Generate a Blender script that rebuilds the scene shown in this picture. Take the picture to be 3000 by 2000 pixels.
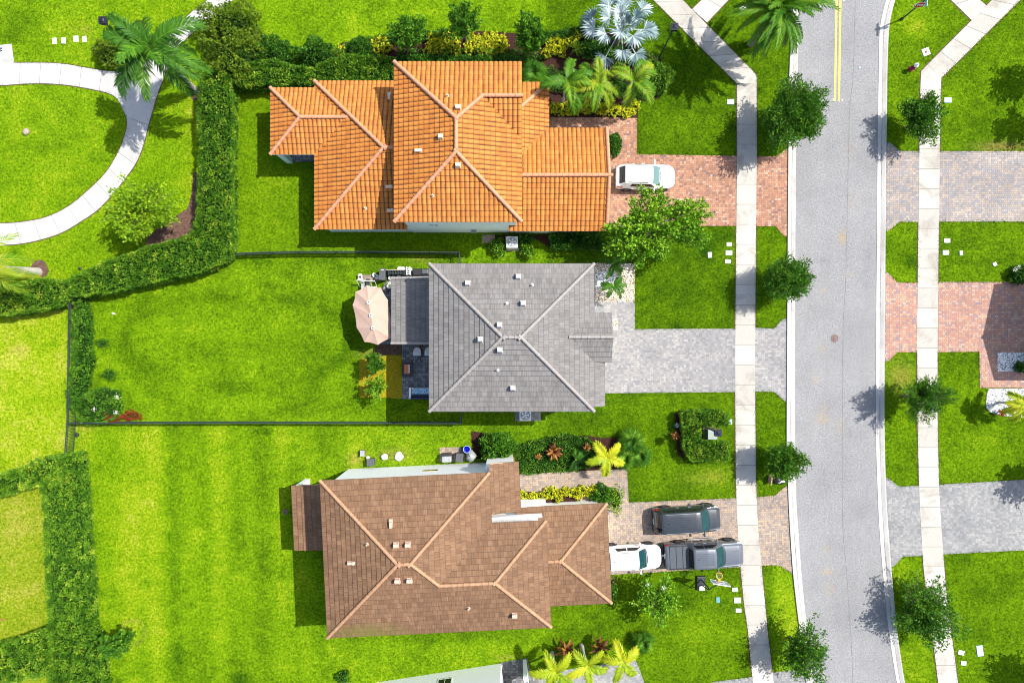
import bpy, bmesh, math, random
import numpy as np
from mathutils import Vector, Matrix
from mathutils.geometry import tessellate_polygon
for o in list(bpy.data.objects): bpy.data.objects.remove(o)
S = bpy.context.scene
COL = S.collection
R = math.radians
random.seed(7); RNG = np.random.default_rng(7)
K = .026; H = 52.0          # metres per photo pixel on the ground; height of the drone
# ---------------------------------------------------------------- camera, sky, sun, exposure
cd = bpy.data.cameras.new('camera'); cam = bpy.data.objects.new('camera', cd); COL.objects.link(cam)
cam.location = (0, 0, H); cam.rotation_euler = (0, 0, 0)
cd.sensor_width = 36; cd.lens = 24; cd.clip_end = 1500; S.camera = cam
SUN_EL, SUN_AZ = 54.0, 22.5  # azimuth counted from +X (image right) towards +Y (image top)
w = bpy.data.worlds.new("World"); S.world = w; w.use_nodes = True
nt = w.node_tree; bg = nt.nodes['Background']
sky = nt.nodes.new('ShaderNodeTexSky'); sky.sky_type = 'NISHITA'; sky.sun_disc = False
sky.dust_density = 2.0; sky.ozone_density = .6; S.cycles.filter_width = 1.0; sky.sun_elevation = R(SUN_EL); sky.sun_rotation = R(90 - SUN_AZ)
nt.links.new(sky.outputs[0], bg.inputs[0]); bg.inputs[1].default_value = .135
sl = bpy.data.lights.new('sun', 'SUN'); sl.energy = 4.3; sl.angle = R(.5); sl.color = (1, .955, .88)
so = bpy.data.objects.new('sun', sl); COL.objects.link(so); so.location = (40, 15, 60)
sd = Vector((math.cos(R(SUN_EL))*math.cos(R(SUN_AZ)), math.cos(R(SUN_EL))*math.sin(R(SUN_AZ)), math.sin(R(SUN_EL))))
so.rotation_euler = (-sd).to_track_quat('-Z', 'Y').to_euler()
vs = S.view_settings; vs.view_transform = 'Standard'; vs.look = 'None'; vs.gamma = 1; vs.exposure = 0.87
# ---------------------------------------------------------------- helpers
def W(px, py, z=0.0):
    s = K*(1 - z/H); return ((px-1500)*s, (1000-py)*s, z)
def G(px, py): return W(px, py)[:2]
def tag(o, label=None, cat=None, group=None, kind=None):
    if label: o['label'] = label
    if cat: o['category'] = cat
    if group: o['group'] = group
    if kind: o['kind'] = kind
    return o
def thing(name, label, cat, loc=(0, 0, 0), rz=0, group=None):
    o = bpy.data.objects.new(name, None); COL.objects.link(o); o.empty_display_size = .2
    o.location = (loc[0], loc[1], loc[2] if len(loc) > 2 else 0); o.rotation_euler = (0, 0, rz)
    return tag(o, label, cat, group)
def link(name, me, parent=None):
    o = bpy.data.objects.new(name, me); COL.objects.link(o)
    if parent: o.parent = parent
    return o
def copy_tree(o, parent=None):
    c = o.copy(); COL.objects.link(c)
    if parent: c.parent = parent
    for ch in list(o.children): copy_tree(ch, c)
    return c
class MB:
    def __init__(s): s.v = []; s.f = []; s.m = []; s.uv = {}; s.sm = []
    def add(s, vs, fs, m=0, sm=False):
        b = len(s.v); s.v += [tuple(x) for x in vs]
        for f in fs: s.f.append([b+i for i in f]); s.m.append(m); s.sm.append(sm)
        return s
    def box(s, c, d, rz=0, m=0, taper=1.0, rx=0, ry=0):
        x, y, z = d[0]/2, d[1]/2, d[2]/2; M = Matrix.Translation(c) @ Matrix.Rotation(rz, 4, 'Z') @ Matrix.Rotation(ry, 4, 'Y') @ Matrix.Rotation(rx, 4, 'X')
        vs = [M @ Vector((a*x*(taper if k > 0 else 1), b*y*(taper if k > 0 else 1), k*z)) for k in (-1, 1) for a, b in ((-1, -1), (1, -1), (1, 1), (-1, 1))]
        return s.add(vs, [(3, 2, 1, 0), (4, 5, 6, 7), (0, 1, 5, 4), (1, 2, 6, 5), (2, 3, 7, 6), (3, 0, 4, 7)], m)
    def prism(s, pts, z0, z1, m=0, bottom=True):
        n = len(pts); a = sum(pts[i][0]*pts[(i+1) % n][1]-pts[(i+1) % n][0]*pts[i][1] for i in range(n))
        if a < 0: pts = pts[::-1]
        vs = [(p[0], p[1], z0) for p in pts] + [(p[0], p[1], z1) for p in pts]
        tri = tessellate_polygon([[Vector((p[0], p[1], 0)) for p in pts]])
        fs = []
        for t in tri:
            q = [pts[i] for i in t]
            ar = (q[1][0]-q[0][0])*(q[2][1]-q[0][1])-(q[2][0]-q[0][0])*(q[1][1]-q[0][1])
            t = t if ar > 0 else t[::-1]
            fs.append([i+n for i in t])
            if bottom: fs.append(list(t)[::-1])
        for i in range(n): j = (i+1) % n; fs.append([i, j, j+n, i+n])
        return s.add(vs, fs, m)
    def tube(s, path, rad, n=8, m=0, caps=True, sm=True):
        path = [Vector(p) for p in path]; vs = []; N = len(path)
        if not hasattr(rad, '__len__'): rad = [rad]*N
        for i, p in enumerate(path):
            t = (path[min(i+1, N-1)]-path[max(i-1, 0)]).normalized()
            u = t.cross(Vector((0, 0, 1)) if abs(t.z) < .95 else Vector((1, 0, 0))).normalized(); w_ = t.cross(u)
            vs += [p + (u*math.cos(2*math.pi*k/n) + w_*math.sin(2*math.pi*k/n))*rad[i] for k in range(n)]
        fs = [(i*n+k, i*n+(k+1) % n, (i+1)*n+(k+1) % n, (i+1)*n+k) for i in range(N-1) for k in range(n)]
        s.add(vs, fs, m, sm)
        if caps: s.add(vs[:n], [tuple(range(n))], m); s.add(vs[-n:], [tuple(range(n))[::-1]], m)
        return s
    def lathe(s, prof, c=(0, 0, 0), n=16, m=0, sm=True):
        vs = [(c[0]+r*math.cos(2*math.pi*k/n), c[1]+r*math.sin(2*math.pi*k/n), c[2]+z) for r, z in prof for k in range(n)]
        fs = [(i*n+k, i*n+(k+1) % n, (i+1)*n+(k+1) % n, (i+1)*n+k) for i in range(len(prof)-1) for k in range(n)]
        return s.add(vs, fs, m, sm)
    def grid(s, rows, m=0, sm=True, flip=False):
        n = len(rows[0]); vs = [p for r in rows for p in r]
        fs = [(i*n+k, i*n+k+1, (i+1)*n+k+1, (i+1)*n+k) for i in range(len(rows)-1) for k in range(n-1)]
        if flip: fs = [f[::-1] for f in fs]
        return s.add(vs, fs, m, sm)
    def build(s, name, mats, parent=None, bevel=0):
        me = bpy.data.meshes.new(name); me.from_pydata(s.v, [], s.f)
        if not isinstance(mats, (list, tuple)): mats = [mats]
        for mm in mats: me.materials.append(mm)
        me.polygons.foreach_set('material_index', s.m); me.polygons.foreach_set('use_smooth', s.sm); me.update()
        o = link(name, me, parent)
        if bevel:
            b = o.modifiers.new('bevel', 'BEVEL'); b.width = bevel; b.segments = 2; b.limit_method = 'ANGLE'
        return o
def np_mesh(name, V, F, tone, mat, parent=None, sm=False):
    me = bpy.data.meshes.new(name); n, k = F.shape
    me.vertices.add(len(V)); me.vertices.foreach_set('co', np.asarray(V, np.float32).ravel())
    me.loops.add(n*k); me.loops.foreach_set('vertex_index', F.astype(np.int32).ravel())
    me.polygons.add(n); me.polygons.foreach_set('loop_start', np.arange(0, n*k, k, dtype=np.int32))
    me.update(calc_edges=True)
    if tone is not None:
        a = me.attributes.new('tone', 'FLOAT', 'POINT'); a.data.foreach_set('value', np.asarray(tone, np.float32).ravel())
    me.polygons.foreach_set('use_smooth', np.full(n, bool(sm)))
    me.materials.append(mat)
    return link(name, me, parent)
# ---------------------------------------------------------------- materials
class N:
    def __init__(s, name, rough=.8, spec=.3):
        s.mat = bpy.data.materials.new(name); s.mat.use_nodes = True; s.t = s.mat.node_tree; s.b = s.t.nodes['Principled BSDF']
        s.b.inputs['Roughness'].default_value = rough; s.b.inputs['Specular IOR Level'].default_value = spec
    def n(s, typ, **kw):
        x = s.t.nodes.new('ShaderNode'+typ)
        for k, v in kw.items():
            if k in x.inputs.keys() if isinstance(k, str) else False: s.set(x.inputs[k], v)
            elif hasattr(x, k): setattr(x, k, v)
        return x
    def set(s, sock, v):
        if isinstance(v, bpy.types.NodeSocket): s.t.links.new(v, sock)
        elif hasattr(v, '__len__') and len(v) == 3 and sock.type == 'RGBA': sock.default_value = (*v, 1)
        else: sock.default_value = v
    def coord(s, what='Object'): return s.n('TexCoord').outputs[what]
    def pos(s): return s.n('NewGeometry').outputs['Position']
    def noise(s, vec, scale, detail=4, rough=.55, dist=0):
        x = s.n('TexNoise'); s.set(x.inputs['Vector'], vec); x.inputs['Scale'].default_value = scale; x.inputs['Detail'].default_value = detail
        x.inputs['Roughness'].default_value = rough; x.inputs['Distortion'].default_value = dist; return x.outputs['Fac']
    def ramp(s, fac, stops, interp='LINEAR'):
        x = s.n('ValToRGB'); x.color_ramp.interpolation = interp; e = x.color_ramp.elements
        while len(e) < len(stops): e.new(.5)
        for el, (p, c) in zip(e, stops): el.position = p; el.color = (*c, 1) if len(c) == 3 else c
        s.set(x.inputs[0], fac); return x.outputs[0]
    def mix(s, fac, a, b, mode='MIX'):
        x = s.n('Mix', data_type='RGBA', blend_type=mode); s.set(x.inputs[0], fac); s.set(x.inputs[6], a); s.set(x.inputs[7], b); return x.outputs[2]
    def math(s, op, a, b=0, clamp=False):
        x = s.n('Math', operation=op, use_clamp=clamp); s.set(x.inputs[0], a); s.set(x.inputs[1], b); return x.outputs[0]
    def attr(s, name): return s.n('Attribute', attribute_name=name)
    def gray(s, lo, hi): return [(lo, (0, 0, 0)), (hi, (1, 1, 1))]
    def bump(s, h, st=.5, d=.02):
        x = s.n('Bump'); x.inputs['Strength'].default_value = st; x.inputs['Distance'].default_value = d; s.set(x.inputs['Height'], h); s.set(s.b.inputs['Normal'], x.outputs[0])
    def col(s, c): s.set(s.b.inputs['Base Color'], c); return s.mat
M = {}
def plain(name, c, rough=.6, metal=0, spec=.4, var=.12, scale=6, coat=0):
    m = N(name, rough, spec); m.b.inputs['Metallic'].default_value = metal; m.b.inputs['Coat Weight'].default_value = coat
    nz = m.noise(m.coord(), scale, 5)
    M[name] = m.col(m.mix(m.ramp(nz, m.gray(.3, .7)), [x*(1-var) for x in c], [min(1, x*(1+var)) for x in c])); return M[name]
def foliage(name, stops, rough=.5, trans=.25, spec=.18):
    m = N(name, rough, spec); c = m.ramp(m.attr('tone').outputs['Fac'], stops); m.col(c)
    tr = m.n('BsdfTranslucent'); m.set(tr.inputs[0], c); mx = m.n('MixShader'); mx.inputs[0].default_value = trans
    m.t.links.new(m.b.outputs[0], mx.inputs[1]); m.t.links.new(tr.outputs[0], mx.inputs[2]); m.t.links.new(mx.outputs[0], m.t.nodes['Material Output'].inputs[0])
    M[name] = m.mat
foliage('leaf_hedge', [(0, (.03, .1, .006)), (.5, (.085, .215, .01)), (.8, (.18, .33, .016)), (1, (.38, .46, .04))])
foliage('leaf_dark', [(0, (.015, .065, .006)), (.6, (.045, .15, .01)), (1, (.13, .28, .02))])
foliage('leaf_street', [(0, (.02, .08, .006)), (.6, (.06, .185, .01)), (1, (.19, .36, .02))])
foliage('leaf_bright', [(0, (.06, .16, .006)), (.6, (.14, .32, .012)), (1, (.32, .48, .025))])
foliage('leaf_olive', [(0, (.05, .11, .006)), (.6, (.12, .2, .01)), (1, (.24, .3, .015))])
foliage('leaf_lime', [(0, (.09, .19, .006)), (.6, (.2, .36, .01)), (1, (.33, .46, .02))])
foliage('leaf_croton', [(0, (.14, .24, .008)), (.35, (.42, .46, .012)), (1, (.75, .66, .03))], trans=.15)
foliage('leaf_palm', rough=.6, spec=.2, stops=[(0, (.016, .07, .005)), (.6, (.055, .17, .008)), (1, (.2, .36, .02))])
foliage('leaf_palm_yellow', [(0, (.11, .22, .006)), (.55, (.3, .38, .01)), (1, (.52, .46, .015))])
foliage('leaf_palm_lime', [(0, (.035, .13, .006)), (.6, (.11, .24, .01)), (1, (.34, .33, .015))])
foliage('grass_blade', [(0, (.035, .1, .003)), (.5, (.09, .19, .005)), (1, (.2, .27, .02))], rough=1, spec=0)
foliage('leaf_silver', [(0, (.08, .14, .15)), (.6, (.25, .33, .34)), (1, (.52, .58, .58))], rough=.5, trans=.1)
foliage('leaf_bronze', [(0, (.06, .015, .012)), (.5, (.2, .07, .02)), (1, (.4, .2, .04))])
foliage('leaf_red', [(0, (.12, .012, .008)), (.6, (.3, .04, .015)), (1, (.1, .16, .02))])
foliage('petal_white', [(0, (.6, .6, .55)), (1, (.8, .8, .78))])
plain('bark', (.2, .17, .13), .9, scale=14, var=.35); plain('bark_pale', (.38, .36, .32), .85, scale=9, var=.25); plain('twig', (.012, .034, .005), .95, spec=.05)
plain('stucco_white', (.86, .865, .865), .85, var=.04, scale=30); plain('stucco_green', (.62, .7, .64), .85, var=.04, scale=30)
plain('trim_white', (.8, .8, .79), .5, var=.03); plain('trim_tan', (.5, .36, .24), .6, var=.06); plain('trim_grey', (.42, .41, .4), .6, var=.06)
plain('black_metal', (.026, .042, .04), .4, spec=.5); plain('black_plastic', (.02, .021, .024), .45, spec=.4); plain('dark_grey', (.07, .075, .085), .5)
plain('grey_plastic', (.2, .21, .22), .5); plain('white_plastic', (.8, .8, .8), .4, var=.03); plain('white_paint_metal', (.75, .78, .75), .35)
plain('cover_grey', (.27, .29, .3), .6, var=.25, scale=4); plain('blue_plastic', (.02, .03, .55), .35); plain('blue_liner', (.01, .012, .3), .5)
plain('rubber', (.02, .02, .021), .8); plain('rim_metal', (.35, .36, .38), .3, metal=.8); plain('rim_dark', (.05, .05, .055), .35, metal=.6)
plain('lens_red', (.55, .01, .008), .2, spec=.6); plain('lens_clear', (.6, .63, .66), .12, spec=.7); plain('chrome', (.8, .8, .82), .15, metal=1)
plain('hydrant_red', (.25, .01, .06), .4); plain('sign_red', (.5, .012, .02), .4); plain('sign_white', (.85, .85, .85), .4, var=.02); plain('sign_teal', (.25, .55, .6), .4)
plain('canvas_pink', (.40, .275, .215), .8, var=.05, scale=5); plain('wicker', (.25, .13, .06), .6); plain('cushion_white', (.7, .71, .72), .9); plain('navy', (.012, .02, .05), .7)
plain('amber', (.42, .13, .02), .25, spec=.6); plain('orange_paint', (.75, .27, .01), .4); plain('net', (.55, .8, .6), .7); plain('board_grey', (.17, .2, .21), .4, spec=.3)
plain('paper_white', (.75, .74, .72), .8, var=.1); plain('bag_white', (.72, .7, .72), .6, var=.15); plain('pipe_pale', (.62, .55, .47), .7); plain('vent_pale', (.66, .52, .4), .7); plain('vent_white', (.5, .5, .5), .6)
plain('vent_tan', (.5, .35, .27), .7); plain('stone', (.3, .25, .2), .9, var=.3, scale=10); plain('box_white', (.78, .78, .77), .6, var=.04, scale=3); plain('box_blue', (.38, .55, .66), .6, var=.06, scale=3)
plain('box_teal', (.08, .24, .27), .6); plain('transformer', (.24, .28, .25), .7, spec=.2); plain('ac_metal', (.55, .57, .58), .5); plain('fan_grey', (.2, .23, .25), .4); plain('rust_iron', (.13, .085, .075), .7, var=.25, scale=12)
plain('reflector', (.7, .65, .5), .3); plain('reflector_blue', (.1, .2, .3), .3); plain('cardboard', (.4, .27, .14), .9); plain('bin_bag', (.012, .013, .016), .25, spec=.6)
plain('terracotta', (.3, .12, .05), .8); plain('wood', (.38, .24, .12), .7, var=.2, scale=8)
# glass
def glass(name, c):
    m = N(name, .05, .35); M[name] = m.col(c)
glass('glass_dark', (.012, .014, .016)); glass('glass_teal', (.008, .042, .046)); glass('glass_light', (.12, .2, .2)); glass('window_glass', (.01, .012, .014)); M['window_glass'].node_tree.nodes['Principled BSDF'].inputs['Coat Weight'].default_value = 0; M['window_glass'].node_tree.nodes['Principled BSDF'].inputs['Specular IOR Level'].default_value = .2
def paint(name, c, metal=0, rough=.3, coat=.6):
    m = N(name, rough, .5); m.b.inputs['Metallic'].default_value = metal; m.b.inputs['Coat Weight'].default_value = coat; m.b.inputs['Coat Roughness'].default_value = .06
    nz = m.noise(m.coord(), 2.0, 4); M[name] = m.col(m.mix(nz, [x*.95 for x in c], [x*1.05 for x in c]))
paint('paint_white', (.8, .8, .79)); paint('paint_graphite', (.032, .039, .047), .25, .28); paint('paint_silver', (.115, .13, .15), .4, .3)
# lawn: the attribute holds r = dryness, g = lushness (0.5 neutral), b = bare soil / straw
def lawn():
    m = N('lawn_grass', 1, 0); p = m.pos(); a = m.n('SeparateColor'); m.set(a.inputs[0], m.attr('tone').outputs['Color'])
    big = m.noise(p, .35, 5, .6); mid = m.noise(p, 1.7, 4, .65); fine = m.noise(p, 5.5, 6, .8, .4); vf = m.noise(p, 17, 3, .85, .3)
    v = m.math('ADD', a.outputs[0], m.math('MULTIPLY', m.math('SUBTRACT', big, .5), .75))
    v = m.math('ADD', v, m.math('MULTIPLY', m.math('SUBTRACT', mid, .5), .65))
    v = m.math('ADD', v, m.math('MULTIPLY', m.math('SUBTRACT', fine, .5), .7), True)
    c = m.ramp(v, [(0, (.018, .055, .003)), (.3, (.054, .118, .003)), (.6, (.108, .205, .004)), (.85, (.18, .258, .008)), (1, (.25, .28, .03))])
    f2 = m.math('ADD', m.math('MULTIPLY', fine, .6), m.math('MULTIPLY', vf, .4))
    c = m.mix(1.0, c, m.ramp(f2, [(.38, (.36, .4, .35)), (.5, (.96, .96, .95)), (.62, (1.65, 1.52, 1.7))]), 'MULTIPLY')
    soil = m.ramp(fine, [(.3, (.06, .03, .014)), (.55, (.2, .13, .05)), (.75, (.36, .27, .1))])
    k = m.math('MULTIPLY', a.outputs[2], m.math('ADD', m.math('MULTIPLY', fine, 1.6), .1), True)
    c = m.mix(k, c, soil)
    l = m.n('HueSaturation'); m.set(l.inputs['Color'], c); m.set(l.inputs['Value'], m.math('ADD', a.outputs[1], .5)); m.bump(m.math('ADD', m.math('MULTIPLY', vf, .6), m.math('MULTIPLY', fine, .4)), .55, .05)
    M['lawn'] = m.col(l.outputs[0])
lawn()
def concrete(name, c, dirt=.5):
    m = N(name, .85, .2); p = m.pos(); st = m.noise(p, .55, 6, .65, .6); fine = m.noise(p, 14, 3, .7)
    t = m.attr('tone').outputs['Fac']
    k = m.math('MULTIPLY', m.ramp(st, m.gray(.5, .72)), dirt)
    b = m.mix(t, [x*.86 for x in c], [min(.85, x*1.1) for x in c])
    b = m.mix(k, b, (c[0]*.55, c[1]*.53, c[2]*.5)); b = m.mix(1, b, m.ramp(fine, [(.3, (.88, .88, .88)), (.7, (1.1, 1.1, 1.1))]), 'MULTIPLY'); m.bump(fine, .15, .01); M[name] = m.col(b)
concrete('concrete_walk', (.405, .385, .345), .85); concrete('concrete_path', (.43, .425, .41), .5); concrete('concrete_kerb', (.42, .41, .39), .5)
def asphalt():
    m = N('asphalt', .9, .2); p = m.pos(); f = m.noise(p, 8, 5, .9); g = m.noise(p, 19, 3, .9); b = m.noise(p, .25, 5, .6)
    c = m.mix(m.ramp(b, m.gray(.3, .7)), (.188, .189, .192), (.23, .231, .233))
    c = m.mix(1, c, m.ramp(m.math('ADD', m.math('MULTIPLY', f, .5), m.math('MULTIPLY', g, .5)), [(.38, (.55, .55, .55)), (.5, (1, 1, 1)), (.62, (1.5, 1.5, 1.5))]), 'MULTIPLY')
    sc = m.n('SeparateColor'); m.set(sc.inputs[0], m.attr('tone').outputs['Color']); rs = m.noise(p, 3.2, 5, .75); c = m.mix(m.math('MULTIPLY', m.math('MULTIPLY', sc.outputs[0], m.ramp(rs, m.gray(.4, .62))), .75), c, (.36, .24, .07)); c = m.mix(m.math('MULTIPLY', sc.outputs[1], m.ramp(m.noise(p, 1.1, 5, .7), m.gray(.3, .7))), c, (.1, .1, .104)); m.bump(f, .3, .01); M['asphalt'] = m.col(c)
asphalt()
def pavers(name, stops, mortar, rot=0, bw=.25, rh=.165):
    m = N(name, .85, .2); mp = m.n('Mapping'); m.set(mp.inputs[0], m.pos()); mp.inputs['Rotation'].default_value = (0, 0, rot)
    x = m.n('TexBrick', offset=.5, squash=.62, squash_frequency=2); m.set(x.inputs['Vector'], mp.outputs[0])
    for k, v in (('Color1', (0, 0, 0)), ('Color2', (1, 1, 1)), ('Mortar', (0, 0, 0))): m.set(x.inputs[k], v)
    for k, v in (('Scale', 1), ('Mortar Size', .011), ('Mortar Smooth', .3), ('Bias', 0), ('Brick Width', bw), ('Row Height', rh)): x.inputs[k].default_value = v
    c = m.ramp(x.outputs[0], stops, 'LINEAR'); big = m.noise(m.pos(), .45, 5, .6)
    c = m.mix(1, c, m.ramp(big, [(.3, (.8, .8, .82)), (.7, (1.15, 1.13, 1.1))]), 'MULTIPLY'); fn = m.noise(m.pos(), 20, 3)
    c = m.mix(1, c, m.ramp(fn, [(.3, (.88, .88, .88)), (.7, (1.12, 1.12, 1.12))]), 'MULTIPLY')
    stn = m.noise(m.pos(), 1.3, 6, .7, .5); c = m.mix(m.math('MULTIPLY', m.ramp(stn, m.gray(.56, .72)), .4), c, [v*.45 for v in stops[1][1]])
    c = m.mix(x.outputs['Fac'], c, mortar); m.bump(m.math('SUBTRACT', 1, x.outputs['Fac']), .35, .01); M[name] = m.col(c)
pavers('paver_red', [(0, (.17, .11, .105)), (.25, (.29, .15, .1)), (.65, (.35, .18, .11)), (.9, (.38, .22, .145)), (1, (.44, .3, .22))], (.2, .12, .085))
pavers('paver_grey', [(0, (.18, .184, .195)), (.4, (.23, .229, .228)), (.7, (.258, .248, .238)), (1, (.31, .3, .29))], (.2, .2, .2))
pavers('paver_tan', [(0, (.2, .17, .155)), (.4, (.285, .23, .19)), (.7, (.315, .255, .2)), (1, (.39, .28, .18))], (.17, .145, .125), -.05)
pavers('paver_mixed', [(0, (.2, .2, .215)), (.4, (.255, .235, .228)), (.7, (.3, .245, .2)), (1, (.35, .295, .25))], (.15, .145, .145))
pavers('paver_rose', [(0, (.22, .19, .205)), (.3, (.35, .185, .145)), (.65, (.38, .22, .15)), (1, (.42, .3, .23))], (.2, .12, .1))
pavers('paver_dark', [(0, (.1, .11, .13)), (.5, (.17, .18, .2)), (1, (.26, .26, .26))], (.05, .055, .06), 0, .3, .2)
pavers('paver_stone', [(0, (.175, .183, .183)), (.5, (.222, .224, .223)), (1, (.285, .28, .27))], (.19, .195, .2), .05)
def mulch(name, a, b, sc=9):
    m = N(name, .95, .1); p = m.pos(); f = m.noise(p, sc, 5, .8); c = m.ramp(f, [(.3, a), (.7, b)]); m.bump(f, .8, .05); M[name] = m.col(c)
mulch('mulch', (.012, .006, .005), (.065, .028, .022)); mulch('soil', (.035, .022, .016), (.17, .1, .075), 5); mulch('dry_turf', (.1, .1, .005), (.36, .28, .012), 7)
def gravel(name, stops):
    m = N(name, .85, .25); v = m.n('TexVoronoi'); m.set(v.inputs['Vector'], m.pos()); v.inputs['Scale'].default_value = 14
    s = m.n('SeparateColor'); m.set(s.inputs[0], v.outputs['Color']); c = m.ramp(s.outputs[0], stops)
    c = m.mix(m.ramp(v.outputs['Distance'], m.gray(.45, .9)), c, (.06, .05, .05)); m.bump(m.math('SUBTRACT', 1, v.outputs['Distance']), .8, .05); M[name] = m.col(c)
gravel('gravel_tan', [(0, (.2, .13, .07)), (.3, (.45, .36, .24)), (.7, (.66, .6, .5)), (1, (.8, .78, .72))]); gravel('gravel_white', [(0, (.12, .14, .18)), (.25, (.45, .47, .5)), (.6, (.72, .72, .72)), (1, (.85, .85, .83))])
def rooftile(name, stops, mort_shade, bw, rh, streak=.3, moss=None):
    m = N(name, .75, .25); uv = m.coord('UV'); x = m.n('TexBrick', offset=.5); m.set(x.inputs['Vector'], uv)
    for k, v in (('Color1', (0, 0, 0)), ('Color2', (1, 1, 1)), ('Mortar', (0, 0, 0))): m.set(x.inputs[k], v)
    for k, v in (('Scale', 1), ('Mortar Size', .009), ('Mortar Smooth', .25), ('Bias', 0), ('Brick Width', bw), ('Row Height', rh)): x.inputs[k].default_value = v
    mp = m.n('Mapping'); m.set(mp.inputs[0], uv); mp.inputs['Scale'].default_value = (11, .9, 1); st = m.noise(mp.outputs[0], 1.3, 5, .7)
    big = m.noise(m.coord(), .5, 5, .65); f = m.noise(m.coord(), 9, 4, .7)
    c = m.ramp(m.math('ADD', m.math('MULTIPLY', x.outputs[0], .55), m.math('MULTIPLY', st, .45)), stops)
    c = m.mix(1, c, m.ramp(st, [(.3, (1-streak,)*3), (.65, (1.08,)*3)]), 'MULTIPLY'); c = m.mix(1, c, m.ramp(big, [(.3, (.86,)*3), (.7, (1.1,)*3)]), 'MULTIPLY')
    c = m.mix(1, c, m.ramp(f, [(.3, (.9,)*3), (.7, (1.1,)*3)]), 'MULTIPLY'); c = m.mix(m.math('MULTIPLY', x.outputs['Fac'], .6), c, mort_shade); sy = m.n('SeparateXYZ'); m.set(sy.inputs[0], uv); fr = m.math('FRACT', m.math('DIVIDE', sy.outputs[1], rh)); ln = m.ramp(fr, [(.04, (.85,)*3), (.1, (0, 0, 0))]); rv = m.ramp(m.noise(uv, .35, 3), [(.3, (.4,)*3), (.7, (1,)*3)]); c = m.mix(m.math('MULTIPLY', ln, rv), c, mort_shade); dk = m.ramp(x.outputs[0], [(.93, (0, 0, 0)), (.97, (1, 1, 1))]); c = m.mix(m.math('MULTIPLY', dk, .35), c, mort_shade)  # dark line at each course: gap dirt and painted shade of the overlap
    if moss:
        mp2 = m.n('Mapping', vector_type='TEXTURE'); m.set(mp2.inputs[0], m.pos()); mp2.inputs['Location'].default_value = moss; mp2.inputs['Scale'].default_value = (3.6, .95, 3); ln2 = m.n('VectorMath', operation='LENGTH'); m.set(ln2.inputs[0], mp2.outputs[0]); kk = m.math('MULTIPLY', m.ramp(ln2.outputs['Value'], [(.15, (1,)*3), (1, (0, 0, 0))]), m.ramp(m.noise(m.pos(), 3, 4), [(.3, (.4,)*3), (.6, (1,)*3)])); c = m.mix(m.math('MULTIPLY', kk, .75), c, (.1, .11, .015))
    M[name] = m.col(c)
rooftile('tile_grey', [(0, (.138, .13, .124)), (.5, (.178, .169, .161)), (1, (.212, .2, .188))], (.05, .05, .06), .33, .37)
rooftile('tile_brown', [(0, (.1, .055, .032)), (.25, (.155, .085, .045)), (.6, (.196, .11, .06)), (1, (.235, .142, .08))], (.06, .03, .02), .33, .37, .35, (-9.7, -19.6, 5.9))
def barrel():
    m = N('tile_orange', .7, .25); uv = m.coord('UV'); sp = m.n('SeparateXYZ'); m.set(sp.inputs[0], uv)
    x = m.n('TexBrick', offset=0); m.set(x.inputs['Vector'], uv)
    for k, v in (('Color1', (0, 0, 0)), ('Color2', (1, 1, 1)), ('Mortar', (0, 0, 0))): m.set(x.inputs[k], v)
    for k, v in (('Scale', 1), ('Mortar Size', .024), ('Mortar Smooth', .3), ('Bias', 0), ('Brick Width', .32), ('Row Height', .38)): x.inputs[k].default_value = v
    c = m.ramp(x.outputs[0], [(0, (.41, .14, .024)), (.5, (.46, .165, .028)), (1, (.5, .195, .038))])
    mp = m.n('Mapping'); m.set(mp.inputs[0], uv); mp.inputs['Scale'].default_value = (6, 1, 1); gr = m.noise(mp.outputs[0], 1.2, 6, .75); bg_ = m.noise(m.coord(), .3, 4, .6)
    vl = m.math('ABSOLUTE', m.math('SINE', m.math('MULTIPLY', sp.outputs[0], math.pi/.32)))   # lichen, plus barrel shade painted into the pans
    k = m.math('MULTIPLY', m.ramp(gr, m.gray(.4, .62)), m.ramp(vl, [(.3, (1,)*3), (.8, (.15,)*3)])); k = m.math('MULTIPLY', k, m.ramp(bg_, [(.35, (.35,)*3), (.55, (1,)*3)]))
    c = m.mix(m.math('MULTIPLY', x.outputs['Fac'], .8), c, (.1, .032, .012)); M['tile_orange'] = m.col(m.mix(k, c, (.09, .038, .02)))  # tile joints, darkened to paint in the shadow lines of the courses
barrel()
plain('cap_orange', (.48, .215, .12), .7, var=.15, scale=5); plain('cap_brown', (.34, .19, .105), .7, var=.22, scale=4); plain('cap_grey', (.245, .228, .215), .7, var=.12, scale=5)
def pattern_cushion():
    m = N('cushion_blue', .85, .2); v = m.n('TexVoronoi', feature='DISTANCE_TO_EDGE'); m.set(v.inputs['Vector'], m.coord()); v.inputs['Scale'].default_value = 9
    M['cushion_blue'] = m.col(m.ramp(v.outputs[0], [(.06, (.7, .75, .78)), (.1, (.03, .25, .42))]))
pattern_cushion()
plain('road_yellow', (.62, .42, .08), .7, var=.15, scale=20); plain('moss', (.1, .1, .02), .9)
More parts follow.
